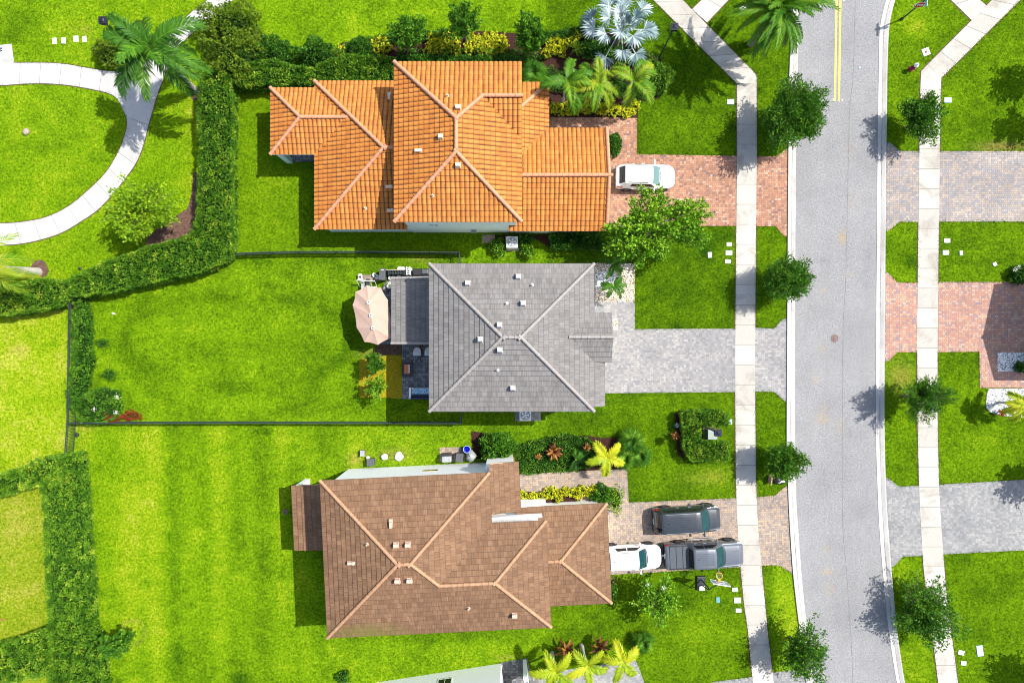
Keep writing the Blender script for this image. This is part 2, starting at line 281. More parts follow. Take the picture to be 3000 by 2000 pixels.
# ---------------------------------------------------------------- setting: ground, road, pavements, drives, beds
def inpoly(x, y, poly):
    c = np.zeros(x.shape, bool); n = len(poly)
    for i in range(n):
        (x0, y0), (x1, y1) = poly[i], poly[(i+1) % n]
        if y0 == y1: continue
        t = ((y0 > y) != (y1 > y)) & (x < (x1-x0)*(y-y0)/(y1-y0)+x0); c ^= t
    return c
def struct(o, kind='structure'): o['kind'] = kind; return o
def ground():
    st = .25; xs = np.arange(-48, 48+st, st); ys = np.arange(-34, 34+st, st); X, Y = np.meshgrid(xs, ys)
    px = X/K+1500; py = 1000-Y/K
    d = np.full(X.shape, .40); g = np.full(X.shape, .5); b = np.zeros(X.shape)
    def sm(v, a, c): return np.clip((v-a)/(c-a), 0, 1)
    park = (px < 600) & (py < 900 - (px)*.22); d[park] = .60; g[park] = .46
    d[(px > 600) & (py < 160) & (px < 1900)] = .52
    far = (px < 205) & (py > 870) & (py < 1400); d[far] = .84; g[far] = .52
    low = (px < 140) & (py > 1400); d[low] = .84; g[low] = .38; b[low] = .12
    oy = inpoly(px, py, [(665, 240), (930, 240), (930, 690), (1345, 690), (1345, 740), (665, 740)]); d[oy] = .54; g[oy] = .33
    gy = inpoly(px, py, [(205, 880), (660, 760), (1345, 740), (1345, 1240), (230, 1240)]); d[gy] = .5; g[gy] = .45
    d[gy] += .035*np.sin(py[gy]/21+np.sin(px[gy]/90)) - .12*sm(px[gy], 750, 1150)
    q = np.hypot((px-700)/330, (py-1000)/135); ring = np.exp(-((q-1)/.04)**2)*gy*(px < 1050); d -= .34*ring*(.7+.5*np.sin(px/37+py/53)); g -= .10*ring
    q = np.hypot((px-700)/330, (py-1000)/225); ring = np.exp(-((q-1)/.035)**2)*gy*(px < 900); d -= .2*ring
    by = inpoly(px, py, [(225, 1245), (1400, 1245), (1400, 1400), (930, 1400), (960, 1880), (1640, 1880), (1500, 1930), (1000, 2060), (300, 2060)])
    d[by] = .56; g[by] = .46; yy = by & (px < 960); t_ = px[yy]-(py[yy]-1600)*.03; d[yy] += (.10*np.sin(t_/14+.5*np.sin(py[yy]/130))+.09*np.sin(t_/33+1)-.13*np.exp(-((np.mod(t_, 95)-40)/7)**2))*sm(px[yy], 280, 430) + .14*np.exp(-((px[yy]-390)/90)**2)
    d[by] -= .1*sm(py[by], 1850, 1990)*(px[by] < 900) 
    front = (px > 1600) & (px < 2330); d[front] = .28; g[front] = .31
    d[(px > 1860) & (px < 2160) & (py > 1150) & (py < 1480)] = .36
    d[(px > 1600) & (px < 2200) & (py > 1680)] = .4
    d[(px > 2150) & (px < 2340)] = .34
    rt = px > 2570; d[rt] = .40; g[rt] = .35; d[(px > 2570) & (px < 2700)] = .44
    d[(px > 2260) & (px < 2360) & (py > 1640)] = .66; g[(px > 2260) & (px < 2360) & (py > 1640)] = .47
    d[(px > 2600) & (px < 2740) & (py > 1650)] = .6
    for A in (d, g):
        for _ in range(4): A[1:-1, 1:-1] = (A[1:-1, 1:-1]*2+A[:-2, 1:-1]+A[2:, 1:-1]+A[1:-1, :-2]+A[1:-1, 2:])/6
    def blot(x, y, rx, ry, dd=0, gg=0, bb=0):
        e = np.exp(-(((px-x)/rx)**2+((py-y)/ry)**2)); 
        d[:] += dd*e; g[:] += gg*e; b[:] = np.clip(b+bb*e, 0, 1)
    for a in ((2640, 1105, 40, 45, .3, 0, .5), (2935, 430, 70, 14, .2, 0, .8), (2330, 170, 10, 60, .2), (250, 88, 20, 10, .2, 0, .3), (55, 1025, 22, 12, .3, 0, .35), (30, 1055, 30, 20, .3, .1), (1040, 1345, 26, 20, .2, 0, .35), (1155, 1330, 45, 16, .2, 0, .45),
              (1090, 1035, 40, 12, .2, 0, .5), (1235, 760, 40, 10, .1, 0, .35), (1485, 1925, 30, 8, .3, 0, .4), (2060, 1400, 60, 20, .25, 0, .18), (2100, 1390, 40, 25, .2, 0, .12), (1640, 350, 60, 20, -.1), (1890, 1320, 30, 30, .1), (250, 1250, 30, 12, .2, 0, .3),
              (2100, 1850, 120, 60, .2), (1960, 350, 70, 40, .1), (60, 60, 60, 50, -.3), (30, 110, 40, 25, -.2), (2680, 60, 70, 50, .2), (640, 480, 18, 80, .1, 0, .1), (2850, 560, 60, 40, .12), (2640, 560, 40, 60, .15), (2850, 1320, 120, 80, .12), (2960, 540, 40, 60, -.1), (420, 1520, 60, 130, .12),
              (930, 1230, 140, 14, .15), (700, 1180, 160, 20, .1), (240, 1560, 14, 260, .15, 0, .15), (300, 1010, 24, 10, -.3), (320, 1100, 30, 18, -.25), (390, 1835, 26, 22, .1), (700, 1990, 30, 22, -.3), (850, 280, 60, 20, .15), (2035, 350, 50, 12, .12), (120, 700, 90, 20, .05), (60, 1540, 60, 40, .15), (620, 390, 8, 170, .1, 0, .3), (668, 620, 10, 110, .1, 0, .35)): blot(*a)
    q = np.hypot(px-388, py-1852); b[:] = np.clip(b+.35*np.exp(-((q-36)/4)**2), 0, 1)
    rn = np.random.default_rng(3)
    for _ in range(900):
        x, y = rn.uniform(-100, 3100), rn.uniform(-100, 2100); s = rn.uniform(5, 22); blot(x, y, s*rn.uniform(.8, 1.8), s, rn.normal(-.01, .13))
    n0, n1 = X.shape; V = np.stack([X, Y, np.zeros_like(X)], -1).reshape(-1, 3); i = np.arange(n0*n1).reshape(n0, n1)
    F = np.stack([i[:-1, :-1], i[:-1, 1:], i[1:, 1:], i[1:, :-1]], -1).reshape(-1, 4)
    x0, x1, y0, y1 = xs[0], xs[-1], ys[0], ys[-1]; Z = 450; b0 = len(V)
    V = np.concatenate([V, [(-Z, -Z, 0), (Z, -Z, 0), (Z, Z, 0), (-Z, Z, 0), (x0, y0, 0), (x1, y0, 0), (x1, y1, 0), (x0, y1, 0)]])
    F = np.concatenate([F, b0+np.array([(0, 1, 5, 4), (1, 2, 6, 5), (2, 3, 7, 6), (3, 0, 4, 7)])])
    o = np_mesh('ground', V, F, None, M['lawn']); me = o.data
    c = np.ones((len(V), 4), np.float32); c[:, :3] = (.4, .5, 0); c[:b0, 0] = np.clip(d, 0, 1).ravel(); c[:b0, 1] = np.clip(g, 0, 1).ravel(); c[:b0, 2] = b.ravel()
    a = me.attributes.new('tone', 'FLOAT_COLOR', 'POINT'); a.data.foreach_set('color', c.ravel()); struct(o)
ground()
PAVE = []; EDGE = []
def sheet(name, poly, z, mat, th=None, kind='structure'):
    PAVE.append([G(*p) for p in poly])
    if name in ('driveway', 'mulch_bed', 'gravel_bed', 'patio'): EDGE.append([G(*p) for p in poly]+[G(*poly[0])])
    mb = MB(); mb.prism([G(*p) for p in poly], 0 if th is None else z-th, z, bottom=False); return struct(mb.build(name, M[mat]), kind)
def resample(pts, n):
    P = np.array(pts, float); s = np.concatenate([[0], np.cumsum(np.hypot(*np.diff(P, axis=0).T))]); t = np.linspace(0, s[-1], n)
    return np.stack([np.interp(t, s, P[:, 0]), np.interp(t, s, P[:, 1])], 1)
def smooth(pts, k=6):
    P = np.array(pts, float); out = []
    for i in range(len(P)-1):
        a, b, c, d = P[max(i-1, 0)], P[i], P[i+1], P[min(i+2, len(P)-1)]
        for t in np.linspace(0, 1, k, endpoint=False): out.append(.5*((2*b)+(c-a)*t+(2*a-5*b+4*c-d)*t*t+(3*b-a-3*c+d)*t**3))
    return np.array(out+[P[-1]])
def slabs(name, strips, mat, z=.03, length=1.52, gap=.02, edge=.07, soil=True):
    """concrete slabs between two edges, a narrow joint between neighbours, on a strip of bare soil"""
    V = []; F = []; T = []; mb = MB(); und = MB()
    for Lp, Rp in strips:
        m = 240; L = resample(Lp, m)*1.0; Rr = resample(Rp, m)
        L = np.array([G(*p) for p in L]); Rr = np.array([G(*p) for p in Rr]); PAVE.append([tuple(p) for p in L]+[tuple(p) for p in Rr[::-1]]); EDGE.append([tuple(p) for p in L]); EDGE.append([tuple(p) for p in Rr]); mid = (L+Rr)/2
        s = np.concatenate([[0], np.cumsum(np.hypot(*np.diff(mid, axis=0).T))]); tot = s[-1]; k = max(1, round(tot/length))
        f = lambda P, t: np.array([np.interp(t, s, P[:, 0]), np.interp(t, s, P[:, 1])])
        for j in range(k):
            a, b = tot*j/k+(gap if j else 0), tot*(j+1)/k-(gap if j < k-1 else 0); q = 3; tn = RNG.uniform(0, 1)
            for i in range(q):
                t0, t1 = a+(b-a)*i/q, a+(b-a)*(i+1)/q; b0 = len(V)
                for p in (f(L, t0), f(Rr, t0), f(Rr, t1), f(L, t1)): V.append((*p, z)); T.append(tn)
                for p in (f(L, t0), f(Rr, t0), f(Rr, t1), f(L, t1)): V.append((*p, .0)); T.append(tn)
                F.append((b0, b0+1, b0+2, b0+3)); F.append((b0+1, b0+5, b0+6, b0+2)); F.append((b0+4, b0, b0+3, b0+7))
                if i == 0: F.append((b0+4, b0+5, b0+1, b0))
                if i == q-1: F.append((b0+2, b0+6, b0+7, b0+3))
        tt = np.linspace(0, tot, 60)
        A = [f(L, t) for t in tt]; B = [f(Rr, t) for t in tt]
        rl = []
        for p, q_ in zip(A, B):
            dv = (p-q_)/max(1e-6, np.hypot(*(p-q_))); rl.append([(*(q_-dv*edge), .006), (*(p+dv*edge), .006)])
        mb.grid(rl, sm=False, flip=False)
        und.grid([[(*q_, .019), (*p, .019)] for p, q_ in zip(A, B)], sm=False)
    V = np.array(V); F = np.array(F); o = np_mesh(name, V, F, T, M[mat]); fix_up(o); struct(o)
    if soil:
        o2 = mb.build('soil_edge', M['soil']); fix_up(o2); struct(o2); o3 = und.build('joint_fill', M['joint']); fix_up(o3); struct(o3)
def fix_up(o):
    bm = bmesh.new(); bm.from_mesh(o.data)
    for f in bm.faces:
        if abs(f.normal.z) > .9 and f.normal.z < 0: f.normal_flip()
    bm.to_mesh(o.data); bm.free()
KL_out = [(2330, -120), (2322, -40), (2318, 0), (2314, 150), (2310.6, 250), (2308, 500), (2304.8, 1000), (2303.6, 1300), (2306.8, 1400), (2310.6, 1500), (2320.8, 1660), (2331, 1757), (2342.5, 1850), (2355, 1950), (2361.6, 2000), (2382, 2120)]
KL_in = [(2354, -120), (2346, -40), (2342, 0), (2337.7, 150), (2336, 250), (2331.3, 500), (2328.8, 1000), (2329, 1300), (2330.4, 1400), (2334.5, 1500), (2346.3, 1660), (2355, 1757), (2365.4, 1850), (2377.6, 1950), (2386.5, 2000), (2407, 2120)]
KR_in = [(2690, -120), (2622, -40), (2596, 0), (2581, 60), (2576, 100), (2573.7, 200), (2572, 330), (2569.8, 500), (2568, 750), (2565.7, 1000), (2565.7, 1250), (2566.7, 1330), (2569.8, 1420), (2573, 1500), (2581.6, 1630), (2596, 1780), (2607.8, 1880), (2627, 2000), (2652, 2120)]
KR_out = [(2710, -120), (2645, -40), (2621.5, 0), (2606.5, 60), (2601.7, 100), (2598, 200), (2596.3, 330), (2593.7, 500), (2592, 750), (2589.6, 1000), (2589.3, 1250), (2590.6, 1330), (2593.7, 1420), (2597.6, 1500), (2607, 1630), (2620, 1780), (2631, 1880), (2649.5, 2000), (2674, 2120)]
def road():
    a = smooth(KL_in, 4); b = smooth(KR_in, 4); L = resample(a, 90); Rr = resample(b, 90); mb = MB()
    # interpolate at common y
    ys = np.linspace(-110, 2110, 90); la = np.interp(ys, a[:, 1], a[:, 0]); rb = np.interp(ys, b[:, 1], b[:, 0])
    yy = np.linspace(-110, 2110, 230); l2 = np.interp(yy, a[:, 1], a[:, 0])-4; r2 = np.interp(yy, b[:, 1], b[:, 0])+4; u = np.linspace(0, 1, 40)
    PX = l2[:, None]+(r2-l2)[:, None]*u; PY = np.repeat(yy[:, None], 40, 1); s_ = K; V = np.stack([(PX-1500)*s_, (1000-PY)*s_, np.full(PX.shape, .012)], -1).reshape(-1, 3); i = np.arange(PX.size).reshape(PX.shape); F = np.stack([i[:-1, :-1], i[:-1, 1:], i[1:, 1:], i[1:, :-1]], -1).reshape(-1, 4)
    o = np_mesh('road', V, F, None, M['asphalt']); fix_up(o); struct(o); st = np.zeros(PX.shape); dk = np.zeros(PX.shape)
    for x, y, rx, ry, k in ((2468, 695, 12, 20, 1), (2388, 1107, 9, 10, .8), (2410, 1226, 18, 14, 1), (2414, 1195, 12, 8, .5), (2424, 1672, 14, 10, 1), (2432, 1722, 11, 14, .9), (2410, 1020, 14, 12, .35), (2485, 805, 14, 10, .4), (2412, 850, 10, 14, .4), (2498, 590, 14, 24, .3), (2460, 1250, 12, 20, .4), (2424, 1608, 16, 14, .4), (2490, 440, 14, 20, .3)): st += k*np.exp(-((PX-x)/rx)**2-((PY-y)/ry)**2)
    for x, y, rx, ry, k in ((2410, 760, 22, 10, .5), (2500, 1272, 40, 12, .35), (2440, 160, 12, 100, .2), (2380, 640, 20, 30, .25), (2520, 1500, 20, 60, .2), (2400, 1420, 20, 90, .2), (2540, 800, 16, 120, .18), (2470, 1850, 30, 60, .2)): dk += k*np.exp(-((PX-x)/rx)**2-((PY-y)/ry)**2)
    for c_ in (.16, .4, .62, .86): dk += .10*np.exp(-((u[None]-c_)/.05)**2)
    c = np.ones((PX.size, 4), np.float32); c[:, 0] = np.clip(st, 0, 1).ravel(); c[:, 1] = np.clip(dk, 0, 1).ravel(); c[:, 2] = 0; at = o.data.attributes.new('tone', 'FLOAT_COLOR', 'POINT'); at.data.foreach_set('color', c.ravel())
    for nm, o_, i_ in (('kerb', KL_out, KL_in), ('kerb', KR_out, KR_in)):
        A = smooth(o_, 4); B = smooth(i_, 4); ao = np.interp(ys, A[:, 1], A[:, 0]); bi = np.interp(ys, B[:, 1], B[:, 0]); V = []; F = []; T = []
        prof = [(-.02, .0), (0, .10), (.12, .098), (.45, .03), (.5, .022), (.56, .022), (1, .034), (1.0, .006)]
        for y, q0, q1 in zip(ys, ao, bi):
            for t, z in prof: V.append((*G(q0+(q1-q0)*t, y), z)); T.append(.5+.3*math.sin(y/40))
        n = len(prof); i = np.arange(len(ys)*n).reshape(-1, n); F = np.stack([i[:-1, :-1], i[:-1, 1:], i[1:, 1:], i[1:, :-1]], -1).reshape(-1, 4)
        o = np_mesh(nm, np.array(V), F, T, M['concrete_kerb']); fix_up(o); struct(o)
        # dirt line lying in the gutter
        mb = MB(); rr = np.random.default_rng(5); rows = []
        for y, q0, q1 in zip(ys, ao, bi):
            c = .5; w_ = .02+.05*max(0, math.sin(y/61)+.25*math.sin(y/17))*(1 if q0 > 2500 else .6); rows.append([(*G(q0+(q1-q0)*(c-w_), y), .0295), (*G(q0+(q1-q0)*(c+w_), y), .0295)])
        o = mb.grid(rows, sm=False).build('gutter_dirt', M['gutter']); fix_up(o); struct(o)
    # double yellow line
    mb = MB()
    for off in (0, 11.5):
        rows = [[(*G(2450.5+off-(y/295)*4.5-2.9, y), .0165), (*G(2450.5+off-(y/295)*4.5+2.9, y), .0165)] for y in np.linspace(-110, 296, 12)]
        mb.grid(rows, sm=False)
    o = mb.build('road_marking', M['road_yellow']); fix_up(o); struct(o)
    # the seam between the two passes of asphalt
    mb = MB(); sx = [(2507, -110), (2503, 100), (2497, 250), (2488, 340), (2478, 800), (2469, 1000), (2468, 1500), (2478, 1650), (2488, 1800), (2496, 1930), (2502, 2110)]
    rows = [[(x_, y_, z) for x_, y_, z in ((*G(p[0]-.8, p[1]), .0162), (*G(p[0]+.8, p[1]), .0162))] for p in resample(smooth(sx), 80)]
    o = mb.grid(rows, sm=False).build('asphalt_seam', M['seam']); fix_up(o); struct(o)
plain('joint', (.2, .185, .16), .9); plain('gutter', (.22, .21, .2), .9, var=.4, scale=3); plain('seam', (.14, .14, .145), .9, var=.3, scale=3)
road()
slabs('pavement', [([(1800, -112), (1913, 0), (2158.5, 245.5)], [(1886, -112), (1999, 0), (2215.9, 220), (2216, 247)]),
    ([(2158.5, 247.5), (2158.5, 500), (2157, 667), (2153.7, 1000), (2153.7, 1150), (2155.3, 1400), (2158.8, 1500), (2163.3, 1600), (2179.2, 1768), (2190.4, 1841), (2203, 1975), (2222, 2120)],
     [(2216, 247.5), (2216.8, 450), (2214.3, 660), (2212, 1000), (2212, 1200), (2214.3, 1400), (2217.5, 1500), (2221.3, 1550), (2233.4, 1690), (2250, 1860), (2262.8, 1968.7), (2280, 2120)]),
    ([(2027.5, 28), (2056.4, 0), (2165, -108)], [(2071, 67), (2134.6, 0), (2243, -108)])], 'concrete_walk')
slabs('pavement', [([(2700, -82), (2784, 0), (2846.3, 60.6)], [(2856, -82), (2868.6, 0), (2889, 17)]), ([(3020, -112), (2906.9, 0), (2847, 59.5), (2717, 190)], [(3104, -112), (2989.8, 0), (2900, 88), (2757, 229.6)]),
    ([(2716.5, 190.5), (2698, 209), (2695.8, 262)], [(2757, 230), (2755.5, 262)]), ([(2695.8, 262.5), (2695.5, 287), (2693, 443), (2690, 650), (2686, 1000), (2687, 1130), (2686.5, 1200), (2689, 1300), (2692, 1425), (2695, 1500), (2703, 1640), (2712, 1730), (2730, 1850), (2748, 2000), (2766, 2120)],
     [(2755.5, 262.5), (2754.5, 287), (2753, 443), (2750, 650), (2746, 1000), (2746.4, 1250), (2750, 1420), (2754.3, 1500), (2762.3, 1612), (2770.6, 1720), (2785, 1840), (2806, 2000), (2826, 2120)])], 'concrete_walk')
inner = [(-120, 262), (0, 251), (100, 245), (180, 248), (250, 258), (320, 274), (345, 290), (360, 310), (370, 340), (373, 365), (368, 390), (350, 440), (315, 500), (275, 543), (205, 602), (140, 635), (70, 650), (0, 655), (-120, 655)]
outerR = [(760, -80), (700, -15), (635, 42), (585, 80), (530, 130), (497, 185), (475, 240), (452, 305), (433, 375), (420, 425), (400, 475), (375, 512), (340, 557), (290, 612), (235, 650), (180, 682), (120, 702), (60, 714), (0, 718), (-120, 722)]
topL = [(-120, 170), (0, 184), (50, 185), (140, 185), (200, 190), (260, 201), (318, 209), (360, 212), (410, 195), (440, 165), (480, 125), (535, 62), (580, 22), (610, 0), (690, -80)]
slabs('park_path', [(smooth(topL[:8])[:], smooth(inner[:7])[:]), (smooth(inner[6:])[:], smooth(outerR[7:])[:]), (smooth(topL[7:])[::-1], smooth(outerR[:8])[:]), ], 'concrete_path')
sheet('park_path', [(360, 212), (420, 200), (470, 245), (440, 350), (372, 345), (345, 290)], .027, 'concrete_path')
sheet('park_path', [(-120, 128), (0, 133), (34, 129), (42, 186), (-120, 190)], .026, 'concrete_path')
D = .018
for poly, m_ in (([(1600, 343), (1867, 346), (1866, 452), (2158, 457), (2157, 662), (1600, 662)], 'paver_red'), ([(2213, 458), (2274, 458), (2296, 443), (2310, 434), (2307, 692), (2296, 691), (2272, 663), (2212, 663)], 'paver_red'),
    ([(1690, 882), (1860, 882), (1860, 964), (2156, 962), (2155, 1148), (1690, 1152)], 'paver_grey'), ([(2211, 960), (2267, 962), (2292, 935), (2306, 933), (2305, 1177), (2298, 1174), (2267, 1147), (2211, 1147)], 'paver_grey'),
    ([(1500, 1388), (1837, 1373), (1842, 1471), (2158, 1458), (2171, 1660), (1700, 1688), (1700, 1440), (1500, 1440)], 'paver_tan'), ([(2214, 1455), (2269, 1451), (2301, 1424), (2308, 1422), (2312, 1500), (2323, 1681), (2282, 1655), (2226, 1656)], 'paver_tan'),
    ([(1560, 1975), (1862, 1930), (1889, 2000), (1889, 2080), (1560, 2080)], 'paver_stone'), ([(2083, 1997), (2206, 1981), (2212, 2060), (2060, 2060)], 'paver_stone'), ([(2262, 1969), (2322, 1961), (2338, 1948), (2355, 1945), (2374, 2060), (2268, 2060)], 'paver_stone'),
    ([(2595, 416), (2607, 418), (2637, 443), (2695, 443), (2692, 650), (2636, 650), (2604, 675), (2593, 677)], 'paver_mixed'), ([(2752, 443), (3150, 443), (3150, 649), (2749, 649.5)], 'paver_mixed'),
    ([(2591, 799), (2601, 799), (2629.5, 827), (2690, 828), (2688, 1032), (2629.5, 1031), (2604, 1057), (2589, 1059)], 'paver_rose'), ([(2747, 826), (3150, 826), (3150, 1137), (2870, 1135.5), (2869, 1030), (2745, 1031)], 'paver_rose'),
    ([(2592, 1398.6), (2602, 1400), (2634, 1424.7), (2693, 1421.6), (2705, 1627), (2647, 1629), (2618, 1658), (2609, 1659.4)], 'paver_stone'), ([(2749, 1418.4), (3150, 1396), (3150, 1603), (2761, 1622.8)], 'paver_stone')):
    sheet('driveway', poly, D, m_)
sheet('patio', [(1112, 850), (1150, 806), (1205, 790), (1300, 785), (1300, 1168), (1178, 1168), (1178, 1008), (1112, 1008)], .03, 'paver_dark'); sheet('patio', [(855, 440), (945, 440), (945, 474), (855, 474)], .03, 'paver_dark')
sheet('patio', [(1466, 1940), (1545, 1926), (1560, 2000), (1470, 2010)], .03, 'paver_dark')
sheet('turf_patch', [(1053, 1051), (1100, 1048), (1137, 1040), (1178, 1040), (1178, 1168), (1137, 1165), (1053, 1163)], .02, 'dry_turf')
sheet('soil_bed', [(1104, 1009), (1177, 1009), (1177, 1039), (1137, 1039), (1100, 1047), (1096, 1030)], .022, 'soil')
sheet('paver_pad', [(1288, 1310), (1348, 1309), (1362, 1320), (1362, 1350), (1288, 1352)], .03, 'paver_tan'); sheet('paver_pad', [(1413, 688), (1450, 688), (1450, 712), (1413, 712)], .03, 'paver_tan')
for poly in ([(960, 172), (1000, 126), (1250, 100), (1400, 92), (1560, 100), (1720, 84), (1790, 96), (1860, 130), (1935, 170), (1965, 230), (1930, 290), (1870, 300), (1868, 346), (1608, 344), (1608, 248), (1540, 235), (1540, 190), (1160, 190), (1010, 185)],
             [(1514, 1305), (1560, 1292), (1620, 1278), (1720, 1275), (1765, 1282), (1830, 1278), (1885, 1290), (1885, 1345), (1838, 1372), (1514, 1387)], [(1526, 1430), (1788, 1418), (1792, 1475), (1526, 1482)], [(1975, 1212), (2003, 1205), (2003, 1345), (1984, 1330)], [(1695, 1998), (1835, 1982), (1840, 2040), (1690, 2040)],
             [(1430, 690), (1760, 682), (1760, 730), (1620, 732), (1570, 700), (1430, 705)], [(1380, 1262), (1430, 1268), (1430, 1340), (1385, 1345)]): sheet('mulch_bed', poly, .012, 'mulch')
for poly in ([(567, 506), (596, 500), (600, 640), (566, 700), (420, 742), (433.7, 691), (497.5, 643.5), (548.5, 611.6), (561, 573)], [(115+27*math.cos(a)*(1+.12*math.sin(3*a)), 788+27*math.sin(a)) for a in np.linspace(0, 6.1, 18)], [(575+20*math.cos(a), 276+20*math.sin(a)) for a in np.linspace(0, 6, 12)], [(200, 865), (258, 865), (262, 900), (205, 905)], [(1795, 1690), (1806, 1690), (1806, 1720), (1792, 1722)]): sheet('soil_bed', poly, .012, 'soil')
sheet('gravel_bed', [(1742, 770), (1860, 772), (1859, 884), (1742, 884)], .022, 'gravel_tan'); sheet('gravel_bed', [(1797, 932), (1811, 932), (1811, 967), (1797, 967)], .026, 'gravel_tan')
sheet('gravel_bed', [(1742, 800), (1778, 792), (1812, 808), (1808, 835), (1770, 846), (1742, 840)], .027, 'gravel_white')
sheet('gravel_bed', [(2922, 1032), (3100, 1032), (3100, 1088), (2922, 1088)], .03, 'gravel_white')
sheet('gravel_bed', [(2895, 1138), (3100, 1139), (3100, 1225), (2975, 1222), (2920, 1213), (2897, 1206), (2887, 1190), (2890, 1160)], .025, 'gravel_white')
# ---------------------------------------------------------------- roofs and houses
def tile_roof(name, polys, kind, parent, mat, rh=.37):
    Vs, Fs, UV = [], [], []
    for P in polys:
        P = [Vector(p) for p in P]; n = Vector()
        for i, p in enumerate(P): q = P[(i+1) % len(P)]; n += p.cross(q)
        n.normalize()
        if n.z < 0: P = P[::-1]; n = -n
        e = Vector((0, 0, 1)).cross(n).normalized(); v = n.cross(e); o = min(P, key=lambda p: p.z)
        Q = [((p-o).dot(e), (p-o).dot(v)) for p in P]; u0, u1 = min(q[0] for q in Q), max(q[0] for q in Q); v1 = max(q[1] for q in Q)
        bm = bmesh.new()
        if kind == 'flat': us = [u0-.01, u1+.01]; hu = lambda u: 0; t = .035
        else: us = list(np.arange(u0-.1, u1+.1, .32/6)); hu = lambda u: .065*abs(math.sin(math.pi*u/.32))**.8; t = .03
        nv = int(math.ceil(v1/rh)); P3 = lambda u, vv, h: bm.verts.new(o+e*u+v*vv+n*(h+hu(u)))
        for r in range(nv):
            a, b = r*rh, (r+1)*rh
            rows = [[P3(u, a, .0) for u in us], [P3(u, a, t) for u in us], [P3(u, b, .0) for u in us]]
            for A, B in zip(rows, rows[1:]):
                for i in range(len(us)-1): bm.faces.new((A[i], A[i+1], B[i+1], B[i]))
        for i in range(len(Q)):
            a, b = Q[i], Q[(i+1) % len(Q)]; dx, dy = b[0]-a[0], b[1]-a[1]
            if math.hypot(dx, dy) < 1e-5: continue
            if abs(dy) < 1e-4 and abs(a[1]) < 1e-3: continue
            no = e*dy - v*dx
            bmesh.ops.bisect_plane(bm, geom=bm.verts[:]+bm.edges[:]+bm.faces[:], plane_co=o+e*a[0]+v*a[1], plane_no=no, clear_outer=True)
        bm.verts.index_update(); b0 = len(Vs); Vs += [x.co.copy() for x in bm.verts]
        off = random.uniform(0, 3)
        for f in bm.faces:
            Fs.append([b0+x.index for x in f.verts]); c = f.calc_center_median()
            r_ = math.floor((c-o).dot(v)/rh+.02)
            for x in f.verts:
                vv = (x.co-o).dot(v); UV.append(((x.co-o).dot(e)+off*(.37 if kind == 'flat' else 0), max(vv, r_*rh+.001)))
        bm.free()
    me = bpy.data.meshes.new(name); me.from_pydata(Vs, [], Fs); me.materials.append(M[mat]); l = me.uv_layers.new(name='UVMap')
    l.data.foreach_set('uv', np.array(UV, np.float32).ravel()); me.update(); return link(name, me, parent)
def ridge_caps(segs, mat, parent, r=.13, L=.42, up=.05):
    for a, b in segs:
        mb = MB()
        a, b = Vector(a)+Vector((0, 0, up)), Vector(b)+Vector((0, 0, up)); n = max(1, round((b-a).length/L)); lo, hi = (a, b) if a.z <= b.z else (b, a)
        for i in range(n):
            p, q = lo.lerp(hi, i/n), lo.lerp(hi, (i+1)/n+.03); mb.tube([p, q], [r*1.12, r*.9], n=9, sm=True)
        mb.build('ridge_cap', M[mat], parent)
def hip(x0, y0, x1, y1, z, s, along='x', lo='hip', hi='hip'):
    """faces and ridge lines of a hip or gable roof over a rectangle; along = ridge direction"""
    sw = along == 'y'
    if sw: x0, y0, x1, y1 = y0, x0, y1, x1
    h = (y1-y0)/2; yc = y0+h; zr = z+s*h; a = x0+h if lo == 'hip' else x0; b = x1-h if hi == 'hip' else x1
    f = [[(x0, y0, z), (x1, y0, z), (b, yc, zr), (a, yc, zr)], [(x1, y1, z), (x0, y1, z), (a, yc, zr), (b, yc, zr)]]; g = [((a, yc, zr), (b, yc, zr))]
    if lo == 'hip': f.append([(x0, y1, z), (x0, y0, z), (a, yc, zr)]); g += [((x0, y0, z), (a, yc, zr)), ((x0, y1, z), (a, yc, zr))]
    if hi == 'hip': f.append([(x1, y0, z), (x1, y1, z), (b, yc, zr)]); g += [((x1, y0, z), (b, yc, zr)), ((x1, y1, z), (b, yc, zr))]
    if sw: t = lambda p: (p[1], p[0], p[2]); f = [[t(p) for p in q] for q in f]; g = [tuple(t(p) for p in q) for q in g]
    return f, g
